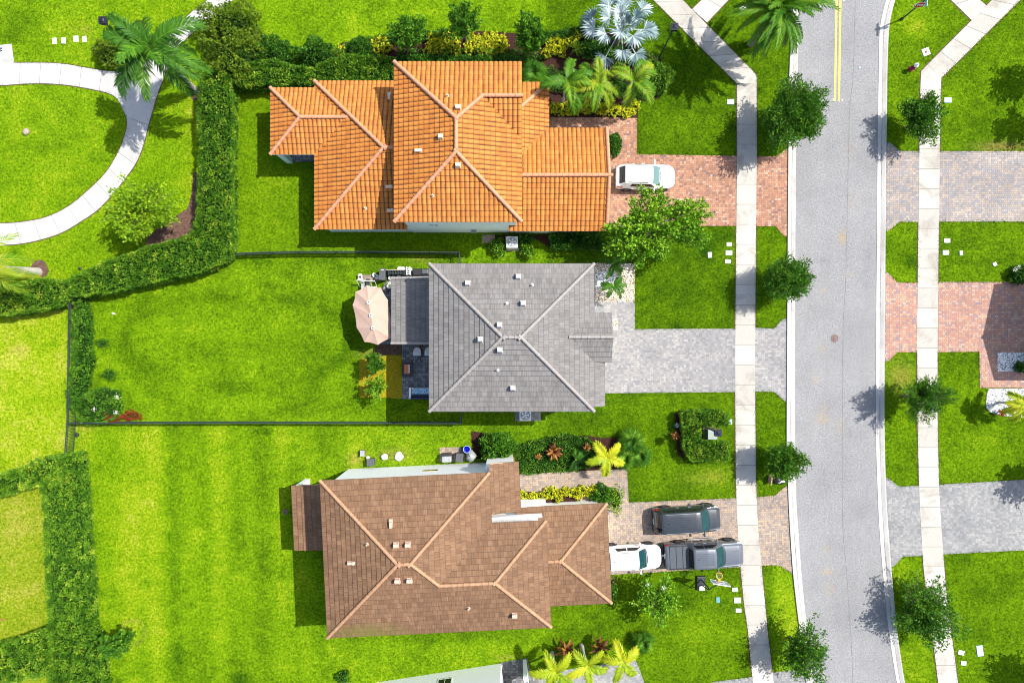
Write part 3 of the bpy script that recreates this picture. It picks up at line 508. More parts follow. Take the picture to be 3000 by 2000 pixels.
class House:
    def __init__(s, name, label, cat, org, th=0, wall='stucco_white', tile='tile_grey', kind='flat', cap='cap_grey', trim='trim_white'):
        s.o = thing(name, label, cat, org, th); s.org = Vector((*org[:2], 0)); s.th = th; s.wm, s.tm, s.kind, s.cm, s.trim = wall, tile, kind, cap, trim
        s.walls = MB(); s.polys = []; s.segs = []; s.fas = MB(); s.win = []
    def L(s, px, py, z=0):
        v = Vector(W(px, py, z)) - s.org; v.rotate(Matrix.Rotation(-s.th, 3, 'Z')); return (v.x, v.y, z)
    def roof(s, f, g=()): s.polys += f; s.segs += list(g)
    def block(s, x0, y0, x1, y1, z): s.walls.box(((x0+x1)/2, (y0+y1)/2, z/2), (x1-x0, y1-y0, z))
    def eave(s, x0, y0, x1, y1, z, th=.2): s.fas.box(((x0+x1)/2, (y0+y1)/2, z-th/2-.03), (x1-x0-.05, y1-y0-.05, th))
    def zat(s, x, y):
        best = -1
        for P in s.polys:
            q = [(p[0], p[1]) for p in P]
            if inpoly(np.array([x]), np.array([y]), q)[0]:
                a, b, c = (Vector(p) for p in P[:3]); n = (b-a).cross(c-a)
                if abs(n.z) > 1e-6: best = max(best, a.z-((x-a.x)*n.x+(y-a.y)*n.y)/n.z)
        return best
    def on(s, px, py):
        z = 5.0
        for _ in range(8):
            x, y, _z = s.L(px, py, z); q = s.zat(x, y)
            if q < 0: break
            z = q
        return (x, y, z)
    def window(s, x, y, z, w_, h, ax, mat='window_glass', name='window', frame=.07):
        """ax: outward direction '-y','y','x','-x'"""
        sg = -1 if ax[0] == '-' else 1; d = (lambda a, b, c: (a, c*sg, b)) if ax[-1] == 'y' else (lambda a, b, c: (c*sg, a, b))
        mb = MB(); t = frame
        for cx, cz, ww, hh in ((0, h/2+t/2, w_+2*t, t), (0, -h/2-t/2, w_+2*t, t), (-w_/2-t/2, 0, t, h), (w_/2+t/2, 0, t, h), (0, 0, .04, h)):
            p = d(cx, cz, .012); q = d(ww, hh, .03); mb.box((x+p[0], y+p[1], z+p[2]), [abs(k) for k in q])
        f = mb.build(name, M[s.trim if name == 'window' else s.trim], s.o); g = MB(); p = d(0, 0, .008); q = d(w_, h, .03); g.box((x+p[0], y+p[1], z+p[2]), [abs(k) for k in q]); g.build('pane', M[mat], f)
    def door(s, x, y, w_, h, ax, mat, name='door', panels=3):
        sg = -1 if ax[0] == '-' else 1; d = (lambda a, b, c: (a, c*sg, b)) if ax[-1] == 'y' else (lambda a, b, c: (c*sg, a, b)); mb = MB()
        p = d(0, h/2+.02, .015); q = d(w_, h, .05); mb.box((x+p[0], y+p[1], p[2]), [abs(k) for k in q])
        for i in range(panels):
            p = d(0, (i+.5)*h/panels+.02, .045); q = d(w_*.92, h/panels*.8, .03); mb.box((x+p[0], y+p[1], p[2]), [abs(k) for k in q])
        o = mb.build(name, M[mat], s.o); g = MB(); p = d(w_*.42, 1, .09); g.box((x+p[0], y+p[1], p[2]), (.06, .06, .12)); g.build('handle', M['chrome'], o)
    def vents(s, lst, mat):
        for px, py, typ in lst:
            x, y, z = s.on(px, py); mb = MB(); nm = 'roof_vent'
            if typ == 'box': mb.box((x, y, z+.04), (.38, .4, .16), taper=.9); mb.box((x-.02, y, z+.17), (.26, .3, .24), taper=.92); mb.tube([(x-.14, y, z+.27), (x+.15, y, z+.27)], .145, n=12); mb.box((x+.15, y, z+.2), (.03, .34, .12))
            elif typ == 'hood': mb.box((x, y, z+.1), (.46, .24, .3), taper=.7, ry=.1); mb.tube([(x+.2, y-.1, z+.14), (x+.2, y+.1, z+.14)], .14, n=10)
            elif typ == 'tall': mb.tube([(x, y, z-.1), (x, y, z+.34)], [.17, .15], n=12); mb.lathe([(.001, .5), (.15, .45), (.2, .36), (.2, .3)], (x, y, z), n=14)
            elif typ == 'goose': mb.box((x, y, z+.13), (.2, .46, .34), taper=.8); mb.box((x, y+.25, z+.08), (.24, .24, .12))
            else: mb.tube([(x, y, z-.1), (x, y, z+.3)], .05, n=8); mb.lathe([(.14, .0), (.06, .12)], (x, y, z), n=10); nm = 'vent_pipe'
            mb.build(nm, M[mat], s.roof_o)
    def done(s):
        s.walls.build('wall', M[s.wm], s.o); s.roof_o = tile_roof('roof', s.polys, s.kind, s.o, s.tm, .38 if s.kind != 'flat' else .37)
        if s.segs: ridge_caps(s.segs, s.cm, s.roof_o, *((.13, .42, .09) if s.kind != 'flat' else (.115, .42, .03)))
        if s.fas.v: s.fas.build('fascia', M[s.trim], s.o)
SL = .36
# --- orange house
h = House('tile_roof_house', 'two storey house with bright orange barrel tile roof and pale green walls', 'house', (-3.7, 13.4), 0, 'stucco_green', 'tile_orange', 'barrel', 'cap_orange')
z = 5.9; x0, y1, _ = h.L(1155, 182, z); x1, y0, _ = h.L(1529, 650, z); f, g = hip(x0, y0, x1, y1, z, SL, 'y')
w2 = 2.62; hw = (x1-x0)/2; xc = x0+hw; zr = z+SL*hw; zg = z+SL*w2; yg = y1-w2; xg = x1-w2
TL, TR, BR = (x0, y1, z), (x1, y1, z), (x1, y0, z); Nn, Sn = (xc, y1-hw, zr), (xc, y0+hw, zr); GE, GI, VF = (x1, yg, zg), (xg, yg, zg), (x1, yg-w2, z)
h.roof([[TL, (xg, y1, z), GI, Nn], [(xg, y1, z), TR, GE, GI], [BR, Sn, Nn, GI, VF], [GI, GE, VF], [(x0, y0, z), BR, Sn], [TL, (x0, y0, z), Sn, Nn]],
       [(TL, Nn), (Nn, Sn), ((x0, y0, z), Sn), (BR, Sn), (Nn, GI), (GI, GE)])
wx0, wx1, wy0, wy1 = x0+.45, x1-.4, y0+.22, y1-.35; h.block(wx0, wy0, wx1, wy1, z-.1); h.eave(x0, y0, x1, y1, z)
h.walls.add([(wx1, yg-w2+.3, z-.2), (wx1, y1-.35, z-.2), (wx1, yg, zg-.15)], [(0, 1, 2)])
z1 = 3.0; a0, b1, _ = h.L(922, 238, z1); a1, b0, _ = h.L(1196, 672, z1); f, g = hip(a0, b0, wx0+.02, b1, z1, SL, 'x', 'hip', 'gable'); h.roof(f, g[:1]+g[1:]); h.block(a0+.4, b0+.3, wx0-.01, b1-.35, z1-.1); h.eave(a0, b0, wx0, b1, z1)
f2 = [[(wx0-.02, b0, z1), (a1, b0, z1), (a1, wy0-.01, z1+SL*(wy0-b0)), (wx0-.02, wy0-.01, z1+SL*(wy0-b0))]]; 
c0, d1, _ = h.L(793, 258, z1); c1, d0, _ = h.L(922, 453, z1); f, g = hip(c0, d0, a0+(d1-d0)/2+.3, d1, z1, SL, 'x', 'hip', 'gable'); h.roof(f, g); h.eave(c0, d0, a0+.3, d1, z1)
for yy in (d0+.35, d1-.35): h.walls.box((c0+.4, yy, 1.4), (.42, .42, 2.8))
# entry and garage
e1, t1, _ = h.L(1608, 242, z1); gx1, gt, _ = h.L(1779, 376, z1); _, gb, _ = h.L(1779, 677, z1); q = e1-wx1
h.roof([[(wx1-.03, t1, z1), (e1, t1, z1), (wx1-.03, t1-q-.03, z1+SL*(q+.03))], [(e1, t1, z1), (e1, gt-2.5, z1), (wx1-.03, gt-2.5, z1+SL*(q+.03)), (wx1-.03, t1-q-.03, z1+SL*(q+.03))]], [((e1, t1, z1), (wx1, t1-q, z1+SL*q))])
f, g = hip(wx1-.5, gb, gx1, gt, z1, SL, 'x', 'gable', 'gable'); h.roof(f, g); h.block(wx1, gb+.35, gx1-.35, gt-.35, z1-.1); h.block(wx1, gt-.4, e1-.4, t1-.35, z1-.1); h.eave(wx1, gb, gx1, gt, z1); h.eave(wx1, gt+.02, e1, t1, z1)
h.walls.add([(gx1-.35, gb+.3, z1-.15), (gx1-.35, gt-.3, z1-.15), (gx1-.35, (gb+gt)/2, z1+SL*(gt-gb)/2-.15)], [(0, 1, 2)])
h.segs += [((gx1-.05, gb, z1), (gx1-.05, (gb+gt)/2, z1+SL*(gt-gb)/2)), ((gx1-.05, gt, z1), (gx1-.05, (gb+gt)/2, z1+SL*(gt-gb)/2))]
h.done(); h.vents([(1342, 317, 'box'), (1291, 402, 'box'), (1223, 443, 'hood'), (1342, 485, 'box'), (1311, 282, 'pipe'), (1268, 573, 'pipe'), (1141, 287, 'goose'), (1138, 548, 'hood'), (1142, 617, 'hood'), (1071, 610, 'pipe')], 'vent_pale')
h.window(h.L(1272, 668, 3.2)[0], wy0, 3.4, .62, .35, '-y'); h.window(wx1, (gt+gb)/2+1, 4.9, 1.4, 1.1, 'x'); h.window(wx0, wy1-3, 4.9, 1.2, 1, '-x'); h.window(a0+.4, (b0+b1)/2, 1.5, 1.8, 1.3, '-x')
h.door(gx1-.35, (gb+gt)/2, 4.9, 2.2, 'x', 'trim_white', 'garage_door', 4); h.door(e1-.4, (t1+gt)/2+.3, 1, 2.1, 'x', 'wood')
mb = MB(); mb.box((h.L(1388, 678, 1.2)[0], wy0-.1, 1.1), (.38, .2, .55)); mb.build('meter_box', M['grey_plastic'], h.o)
# --- grey house
h = House('tile_roof_house', 'house with grey flat tile hip roof behind a grey paver driveway', 'house', (0, .3), 0)
z = 5.9; x0, y1, _ = h.L(1257, 772, z); x1, y0, _ = h.L(1741, 1205, z); f, g = hip(x0, y0, x1, y1, z, SL); h.roof(f, g)
h.block(x0+.45, y0+.4, x1-.35, y1-.4, z-.1); h.eave(x0, y0, x1, y1, z)
d = .75; _, ya, _ = h.L(1772, 1191, z); _, yb, _ = h.L(1772, 1061, z); h.roof([[(x1, ya, z), (x1+d, ya, z-SL*d), (x1+d, yb, z-SL*d), (x1, yb, z)]]); h.block(x1-.36, ya+.15, x1+d-.3, yb, z-.45)
xe, ga, _ = h.L(1792, 1060, z); _, gb, _ = h.L(1792, 915, z); hg = (gb-ga)/2; f, g = hip(x1-hg-.1, ga, xe, gb, z+.004, SL, 'x', 'gable', 'gable'); h.roof(f, g); h.block(x1-.36, ga+.25, xe-.3, gb-.25, z-.05); h.eave(x1, ga, xe, gb, z)
h.walls.add([(xe-.3, ga+.2, z-.1), (xe-.3, gb-.2, z-.1), (xe-.3, (ga+gb)/2, z+SL*hg-.12)], [(0, 1, 2)])
zp = 2.75; p0, q1, _ = h.L(1146, 815, zp); _, q0, _ = h.L(1146, 1005, zp); sl = .17; xr = x0+.5; h.roof([[(p0, q0, zp), (xr, q0, zp+sl*(xr-p0)), (xr, q1, zp+sl*(xr-p0)), (p0, q1, zp)]])
h.fas.box(((p0+x0)/2, (q0+q1)/2, zp-.12), (x0-p0-.1, q1-q0-.1, .16))
for yy in (q0+.3, q1-.3): h.walls.box((p0+.35, yy, 1.3), (.4, .4, 2.6))
h.done(); ridge_caps([((p0, q1, zp), (xr, q1, zp+sl*(xr-p0))), ((p0, q0, zp), (xr, q0, zp+sl*(xr-p0)))], 'cap_grey', h.roof_o, .1)
h.vents([(1370, 830, 'box'), (1518, 811, 'box'), (1532, 889, 'box'), (1463, 952, 'box'), (1407, 994, 'box'), (1464, 1025, 'box'), (1502, 1136, 'box')], 'vent_white'); h.vents([(1484, 889, 'pipe'), (1458, 1083, 'pipe'), (1559, 835, 'pipe')], 'vent_white')
h.window(x1-.35, y1-2, 4.6, 1.6, 1.2, 'x'); h.window(x0+.45, y0+2, 4.6, 1.6, 1.2, '-x'); h.window(x0+2.5, y0+.4, 4.6, 1.2, 1, '-y'); h.window(x0+3, y1-.4, 4.6, 1.2, 1, 'y'); h.door(x1+d-.3, (ya+yb)/2, 2.6, 2.2, 'x', 'trim_white', 'garage_door', 4); h.door(xe-.3, (ga+gb)/2, 1.1, 2.2, 'x', 'wood'); h.door(x0+.45, y0+4, 2.4, 2.1, '-x', 'glass_dark', 'patio_door', 1)
# --- brown house
TH = R(2.75)
h = House('tile_roof_house', 'house with large brown flat tile roof and tall white side wall', 'house', (-4, -14), TH, 'stucco_white', 'tile_brown', 'flat', 'cap_brown', 'trim_tan')
z = 5.9; x0, y1, _ = h.L(937, 1407, z); x1 = h.L(1434, 1381, z)[0]; y0 = h.L(955, 1868, z)[1]; xb, _, _ = h.L(1615, 1836, z); y2 = h.L(1596, 1524, z)[1]
h1 = (y1-y0)/2; yc = y0+h1; zr = z+SL*h1; h2 = (y2-y0)/2; z2 = z+SL*h2; ML, MR = (x0+h1, yc, zr), (x1-h1, yc, zr); KL, KR = (x1-h2, y0+h2, z2), (xb-h2, y0+h2, z2)
A, B, Cc, Dd = (x0, y0, z), (x0, y1, z), (x1, y1, z), (xb, y0, z); E2, V2 = (xb, y2, z), (x1, y2, z)
dd = 2.0; _, ya, _ = h.L(1525, 1497, z-.6); _, yb, _ = h.L(1525, 1351, z-.6); ze = z-SL*dd
h.roof([[A, (KL[0], y0, z), KL, MR, ML], [(KL[0], y0, z), Dd, KR, KL], [B, A, ML], [B, Cc, MR, ML], [MR, Cc, V2, KL], [V2, E2, KR, KL], [Dd, E2, KR], [(x1, ya, z), (x1+dd, ya, ze), (x1+dd, yb, ze), (x1, yb, z)]],
       [(A, ML), (B, ML), (ML, MR), (MR, Cc), (MR, KL), (KL, KR), (KR, E2), (KR, Dd)])
h.block(x0+.5, y0+.4, x1-.3, y1-.35, z-.1); h.block(x1-.4, y0+.4, xb-.5, y2-.35, z-.1); h.block(x1-.31, ya+.25, x1+dd-.4, yb-.35, ze-.05); h.eave(x0, y0, x1, y1, z); h.eave(x1+.01, y0, xb, y2, z); h.fas.box((x1+dd/2, (ya+yb)/2, ze-.16), (dd-.1, yb-ya-.1, .2))
zg = 3.1; gx1, gt, _ = h.L(1778, 1473, zg); gb = h.L(1788, 1766, zg)[1]; gx0 = xb-.6; f, g = hip(gx0-1.5, gb, gx1, gt, zg, SL, 'x', 'gable', 'hip'); h.roof(f, g); h.block(gx0, gb+.35, gx1-.4, gt-.5, zg-.1); h.eave(gx0, gb, gx1, gt, zg)
wq = h.L(1526, 1470, 0); h.block(x1+dd-.5, gt-.3, xb+.2, gt-.05, 2.4); h.walls.box(((x1+xb)/2-.2, y2+.24, 5.45), (xb-x1-.1, .14, .6))
zp = 2.7; p0, q1, _ = h.L(853, 1421, zp); q0 = h.L(860, 1612, zp)[1]; xr = x0+.55; h.roof([[(p0, q0, zp), (xr, q0, zp+.16*(xr-p0)), (xr, q1, zp+.16*(xr-p0)), (p0, q1, zp)]]); h.fas.box(((p0+x0)/2, (q0+q1)/2, zp-.12), (x0-p0-.1, q1-q0-.1, .16))
h.block(p0+1.6, q1-.9, x0+.6, q1-.35, 2.5); h.walls.box((p0+.35, q0+.3, 1.3), (.4, .4, 2.6)); h.walls.box((p0+.35, q1-.3, 1.3), (.4, .4, 2.6))
h.done(); h.vents([(1146, 1535, 'goose'), (1076, 1593, 'pipe'), (1161, 1595, 'box'), (1195, 1594, 'box'), (1027, 1647, 'hood'), (1165, 1699, 'box'), (1200, 1698, 'box'), (1373, 1780, 'pipe'), (1507, 1800, 'box')], 'vent_tan')
wy = y1-.35; h.window(h.L(1262, 1363, 2.2)[0], wy, 2.3, .95, .45, 'y'); h.window(h.L(1318, 1383, 4.7)[0], wy, 4.75, 1.35, .55, 'y'); h.window(x0+.5, yc, 4.5, 1.8, 1.3, '-x'); h.window(x0+2, y0+.4, 4.5, 1.3, 1, '-y'); h.window(xb-.5, (y0+y2)/2, 4.6, 1.8, 1.1, 'x')
h.door(gx1-.4, (gt+gb)/2, 4.9, 2.2, 'x', 'trim_white', 'garage_door', 4); h.door(x1+dd-.4, (ya+yb)/2+.6, 1.1, 2.2, 'x', 'wood'); h.door(x0+.5, (q0+q1)/2, 2.4, 2.1, '-x', 'glass_dark', 'patio_door', 1)
# --- house whose white wall shows at the bottom edge
h = House('stucco_house', 'white walled house cut by the bottom edge with a small paved porch', 'house', G(1540, 1931), R(8.7), 'stucco_white', 'tile_grey')
h.block(-17, -11, -1.9, 0, 5.6); h.block(-1.9, -11, 2.5, -1.9, 5.6); h.walls.box((-.09, -.5, 1.4), (.26, 1.1, 2.8)); f, g = hip(-17.5, -11.5, 3, .45-2.3, 5.9, SL); 
f, g = hip(-17.5, -11.4, -1.4, .35, 5.75, SL); h.roof(f, g); f, g = hip(-6, -11.3, 3, -1.5, 5.7, SL); h.roof(f, g); h.eave(-17.5, -11.4, -1.4, .35, 5.75)
h.roof([[(-1.9, -1.0, 3.1), (.75, -.05, 3.1), (1.6, -2.2, 3.75), (-1.9, -2.6, 3.6)]]); h.block(.3, -6, 2.4, -2, 2.9)
h.done(); h.window(h.L(1302, 1988, 1.5)[0], 0, 1.55, .95, .8, 'y'); h.window(h.L(1200, 1995, 1.5)[0]-2, 0, 4.4, 1.2, 1, 'y'); h.door(-1.0, -1.9, 1, 2.1, 'y', 'wood')
# --- house across the street, its corner column at the right edge
h = House('stucco_house', 'house across the street showing a white wall end beside the pebble square', 'house', G(3080, 910), 0, 'stucco_white', 'tile_grey')
gx = -.42; w_ = 3.65; f, g = hip(gx, -w_, 9, w_, 5.9, SL, 'x', 'gable', 'hip'); h.roof(f, g); h.block(.15, -w_+.3, 8.5, w_-.3, 5.8); h.walls.add([(.15, -w_+.3, 5.75), (.15, w_-.3, 5.75), (.15, 0, 5.75+SL*(w_-.3))], [(0, 2, 1)]); h.walls.box((-.9, -3.45, .55), (2.4, .8, 1.1))
h.eave(gx, -w_, 9, w_, 5.9)
h.done(); h.door(.15, .4, 4.8, 2.2, '-x', 'trim_white', 'garage_door', 4); h.window(.15, 0, 4.4, 1.8, 1.2, '-x')
# ---------------------------------------------------------------- vegetation
def unit(v): return v/np.maximum(np.linalg.norm(v, axis=-1, keepdims=True), 1e-9)
def leaves(name, P, Dr, L, Wd, tone, mat, parent, rng, bend=.15):
    """one bent diamond per leaf: P base points, Dr directions, L lengths, Wd half widths"""
    n = len(P); r = unit(rng.normal(size=(n, 3))); S_ = unit(np.cross(Dr, r)); Nn = np.cross(S_, Dr); L = np.broadcast_to(L, n)[:, None]; Wd = np.broadcast_to(Wd, n)[:, None]
    V = np.stack([P, P+Dr*L*.5+S_*Wd+Nn*L*bend, P+Dr*L, P+Dr*L*.5-S_*Wd+Nn*L*bend], 1).reshape(-1, 3); F = np.arange(4*n).reshape(-1, 4)
    return np_mesh(name, V, F, np.repeat(np.clip(tone, 0, 1), 4), M[mat], parent)
def tree(name, label, cat, px, py, zc, Rad, Rz, nb=60, npl=70, leaf=.17, lw=.05, mat='leaf_street', tr=.09, group=None, seed=1, spread=.16, lobes=.25, up=.15, inner=.35, base=None, bark='bark', ry=1.0):
    rng = np.random.default_rng(seed); x, y = W(px, py, zc)[:2]; 
    if base: x, y = G(*base)
    o = thing(name, label, cat, (x, y, 0), 0, group); off = np.array(W(px, py, zc)[:2])-np.array([x, y])
    ph = rng.uniform(0, 6.28, 4); A = []; Bp = []
    d = unit(rng.normal(size=(nb, 3)) + np.array([0, 0, up])); az = np.arctan2(d[:, 1], d[:, 0])
    lob = 1 + lobes*(.6*np.sin(2*az+ph[0])+.5*np.sin(3*az+ph[1])+.5*np.sin(5*az+ph[2]))
    rad = rng.uniform(.55, 1.05, nb)**.6
    end = d*np.array([Rad, Rad*ry, Rz])*(lob*rad)[:, None]+np.array([off[0], off[1], zc]); st = np.array([off[0]*.5, off[1]*.5, zc-.75*Rz])+rng.normal(size=(nb, 3))*[.05, .05, Rz*.15]
    t = rng.uniform(inner, 1.0, (nb, npl)); q = st[:, None]+(end-st)[:, None]*t[..., None]; sp = spread*Rad*(.35+.65*np.sin(np.pi*np.clip(t*.92, 0, 1)))
    P = q+rng.normal(size=(nb, npl, 3))*sp[..., None]*.6*np.array([1, ry, 1]); out = unit(end-st)[:, None]
    Dr = unit(out*.8+rng.normal(size=(nb, npl, 3))*.65+np.array([0, 0, .15])); tn = rng.uniform(.15, .85, (nb, 1))*.6+rng.uniform(0, .55, (nb, npl))-.05
    P = P.reshape(-1, 3); P[:, 2] = np.maximum(P[:, 2], .12); n = len(P)
    leaves('crown', P, Dr.reshape(-1, 3), leaf*rng.uniform(.7, 1.3, n), lw*rng.uniform(.7, 1.3, n), tn.ravel(), mat, o, rng)
    mb = MB(); top = (off[0]*.5, off[1]*.5, zc-.55*Rz); mb.tube([(0, 0, 0), (off[0]*.2, off[1]*.2, (zc-.75*Rz)*.6), (off[0]*.5, off[1]*.5, max(.2, zc-.75*Rz)), top], [tr*1.3, tr, tr*.85, tr*.6], 8)
    for i in range(0, nb, 2):
        a = st[i]; b = end[i]; m_ = (a+b)/2+rng.normal(size=3)*Rad*.05; mb.tube([a, m_, a+(b-a)*.93], [tr*.38, tr*.22, .008], 5, caps=False)
    mb.build('trunk', M[bark], o); return o
def bush(name, label, cat, px, py, rx, ry, hgt, mat='leaf_dark', n=700, leaf=.12, lw=.045, group=None, seed=1, rough=.12, seg=0):
    """a clipped or rounded shrub: leaves over a dome; rx, ry in photo pixels"""
    n = int(n*2.0); rng = np.random.default_rng(seed); zc = hgt*.6; x, y = W(px, py, zc)[:2]; o = thing(name, label, cat, (x, y, 0), 0, group)
    a, b = rx*K*.97, ry*K*.97; d = unit(rng.normal(size=(n, 3))+[0, 0, .35]); d[:, 2] = np.abs(d[:, 2])-.25*(rng.uniform(size=n) < .25); az = np.arctan2(d[:, 1], d[:, 0]); ph = rng.uniform(0, 6, 6)
    lump = 1+rough*(np.sin(3*az+ph[0]+3*d[:, 2])+np.sin(5*az+ph[1]-4*d[:, 2])+.7*np.sin(9*az+ph[2]+7*d[:, 2]))*.6+rng.normal(size=n)*.05
    P = d*lump[:, None]*np.array([a, b, hgt*.78])+[0, 0, hgt*.22]; P[:, 2] = np.maximum(P[:, 2], .03); Dr = unit(d+rng.normal(size=(n, 3))*.7)
    leaves('foliage', P-Dr*leaf*.4, Dr, leaf*rng.uniform(.7, 1.3, n), lw*rng.uniform(.7, 1.3, n), rng.beta(2, 2.4, n)+.12*np.sin(4*az+ph[3]), mat, o, rng)
    mb = MB(); mb.lathe([(.02, 0), (.7, .1*hgt), (.74, .35*hgt), (.52, .68*hgt), (.01, .78*hgt)], n=12); mb.v = [(v[0]*a, v[1]*b, v[2]) for v in mb.v]; mb.build('branches', M['twig'], o); return o
def hedge(label, poly, hgt, mat='leaf_hedge', dens=330, leaf=.13, lw=.05, seed=1, name='hedge', rough=.10, group=None, tonebias=0, cat='hedge'):
    """a clipped hedge over a photo-pixel outline (given at the hedge's top)"""
    rng = np.random.default_rng(seed); Q = np.array([W(px, py, hgt)[:2] for px, py in poly]); c = Q.mean(0); o = thing(name, label, cat, (c[0], c[1], 0), 0, group); Q = Q-c
    ar = .5*abs(np.sum(Q[:, 0]*np.roll(Q[:, 1], -1)-np.roll(Q[:, 0], -1)*Q[:, 1])); n = int(ar*dens); lo, hi = Q.min(0), Q.max(0); pts = []
    while len(pts) < n:
        p = rng.uniform(lo, hi, (n*3, 2)); k = inpoly(p[:, 0], p[:, 1], [tuple(a) for a in Q]); pts += list(p[k])
    pts = np.array(pts[:n]); f = lambda x, y: np.sin(x*2.1+1.3*np.sin(y*1.7))+.8*np.sin(y*3.3+x*.7)+.6*np.sin(5.1*x-3.7*y)
    z = hgt+rough*f(pts[:, 0]+c[0], pts[:, 1]+c[1])*.6+rng.normal(size=n)*.05-np.abs(rng.normal(size=n))*.07; P = np.column_stack([pts, z]); Nn = np.tile([0, 0, 1.], (n, 1))
    sgn = 1 if np.sum(Q[:, 0]*np.roll(Q[:, 1], -1)-np.roll(Q[:, 0], -1)*Q[:, 1]) > 0 else -1
    for i in range(len(Q)):
        a, b = Q[i], Q[(i+1) % len(Q)]; Ls = np.hypot(*(b-a)); m = int(Ls*hgt*dens*.75)
        if m < 1: continue
        t = rng.uniform(0, 1, (m, 1)); zz = rng.uniform(.05, 1, m)**.8*hgt; nn = np.array([(b-a)[1], -(b-a)[0]])/max(Ls, 1e-6)*sgn; p = a+(b-a)*t+nn*(rng.normal(size=(m, 1))*.06+.02+.05*f(a[0]+(b-a)[0]*t*1.3+c[0], zz[:, None]*2+c[1])*.8)
        P = np.concatenate([P, np.column_stack([p, zz])]); Nn = np.concatenate([Nn, np.tile([*nn, .25], (m, 1))])
    n = len(P); nc = max(6, int(ar/.22)+int(sum(np.hypot(*(Q[i]-Q[i-1])) for i in range(len(Q)))*hgt/.3)); cc = P[rng.integers(0, n, nc)]; ct = rng.normal(size=nc)*.13; bi = np.zeros(n, int); bd = np.full(n, 9.)
    for q0 in range(0, n, 4000):
        dd_ = np.linalg.norm(P[q0:q0+4000, None]-cc[None], axis=2); bi[q0:q0+4000] = dd_.argmin(1); bd[q0:q0+4000] = dd_.min(1)
    pf = np.clip(1-(bd/.33)**2, -.6, 1); P = P+Nn*(np.where(Nn[:, 2] > .9, .15, .07)*pf)[:, None]; P = P+(cc[bi]-P)*.12*np.array([1, 1, .3]); Nn = unit(Nn+(P-cc[bi])*1.6)
    Dr = unit(Nn+rng.normal(size=(n, 3))*.6); cl = ct[bi]+ .16*f(P[:, 0]*1.3+9+c[0], P[:, 1]*1.1+c[1])/2
    leaves('foliage', P-Dr*leaf*.4, Dr, leaf*rng.uniform(.7, 1.35, n), lw*rng.uniform(.7, 1.35, n), rng.beta(2, 2.6, n)+cl+tonebias, mat, o, rng)
    mb = MB(); q = Q.copy(); 
    ns = []
    for i in range(len(Q)):
        e0, e1 = Q[i]-Q[i-1], Q[(i+1) % len(Q)]-Q[i]; nv = np.array([e0[1], -e0[0]])/max(1e-6, np.hypot(*e0))+np.array([e1[1], -e1[0]])/max(1e-6, np.hypot(*e1)); nv = nv/max(1e-6, np.hypot(*nv))*sgn; q[i] = Q[i]-nv*.16
    mb.prism([tuple(p) for p in q], 0, max(.1, hgt-.34)); mb.build('branches', M['twig'], o); return o
def frond_mesh(V, F, T, rng, org, az, L, e0, droop, nl, ll, lw, tone, vsh=.35, twist=0, curl=0):
    """a feather leaf: rachis arching out of org; leaflets in two rows"""
    ts = np.linspace(0, 1, nl); h = np.array([math.cos(az), math.sin(az), 0]); sd_ = np.array([-math.sin(az), math.cos(az), 0])
    el = e0-droop*ts; ds = L/nl; p = np.array(org, float); pts = [p.copy()]
    for i in range(1, nl):
        p = p+(h*math.cos(el[i])+np.array([0, 0, math.sin(el[i])])+sd_*curl*ts[i])*ds; pts.append(p.copy())
    for i in range(nl-1):   # rachis
        w_ = .03*(1-ts[i])+.008; b = len(V); a, c = pts[i], pts[i+1]; V += [a-sd_*w_, a+sd_*w_, c+sd_*w_, c-sd_*w_]; F.append((b, b+1, b+2, b+3)); T += [.95]*4
    for i in range(2, nl):
        t = ts[i]; prof = min(1, .35+2.6*t)*(1-.55*max(0, t-.6)/.4)*ll; ax = (pts[i]-pts[i-1]); ax /= np.linalg.norm(ax); upv = np.cross(ax, sd_); upv = upv if upv[2] > 0 else -upv
        for s in (-1, 1):
            d = ax*(.55+.5*t)+sd_*s*(1-.35*t)+upv*(vsh*rng.uniform(.3, 1.2)-.1); d += rng.normal(size=3)*.10; d /= np.linalg.norm(d); l = prof*rng.uniform(.85, 1.1); g = np.array([0, 0, -.22*l])
            wd = ax*lw*2; a = pts[i]; m_ = a+d*l*.55; e = a+d*l+g; b = len(V); V += [a-wd*.5, a+wd*.5, m_+wd, e, m_-wd]; tt = np.clip(tone+rng.normal()*.13, 0, 1); T += [tt]*5; F.append((b, b+1, b+2, b+4)); F.append((b+4, b+2, b+3, b+3))
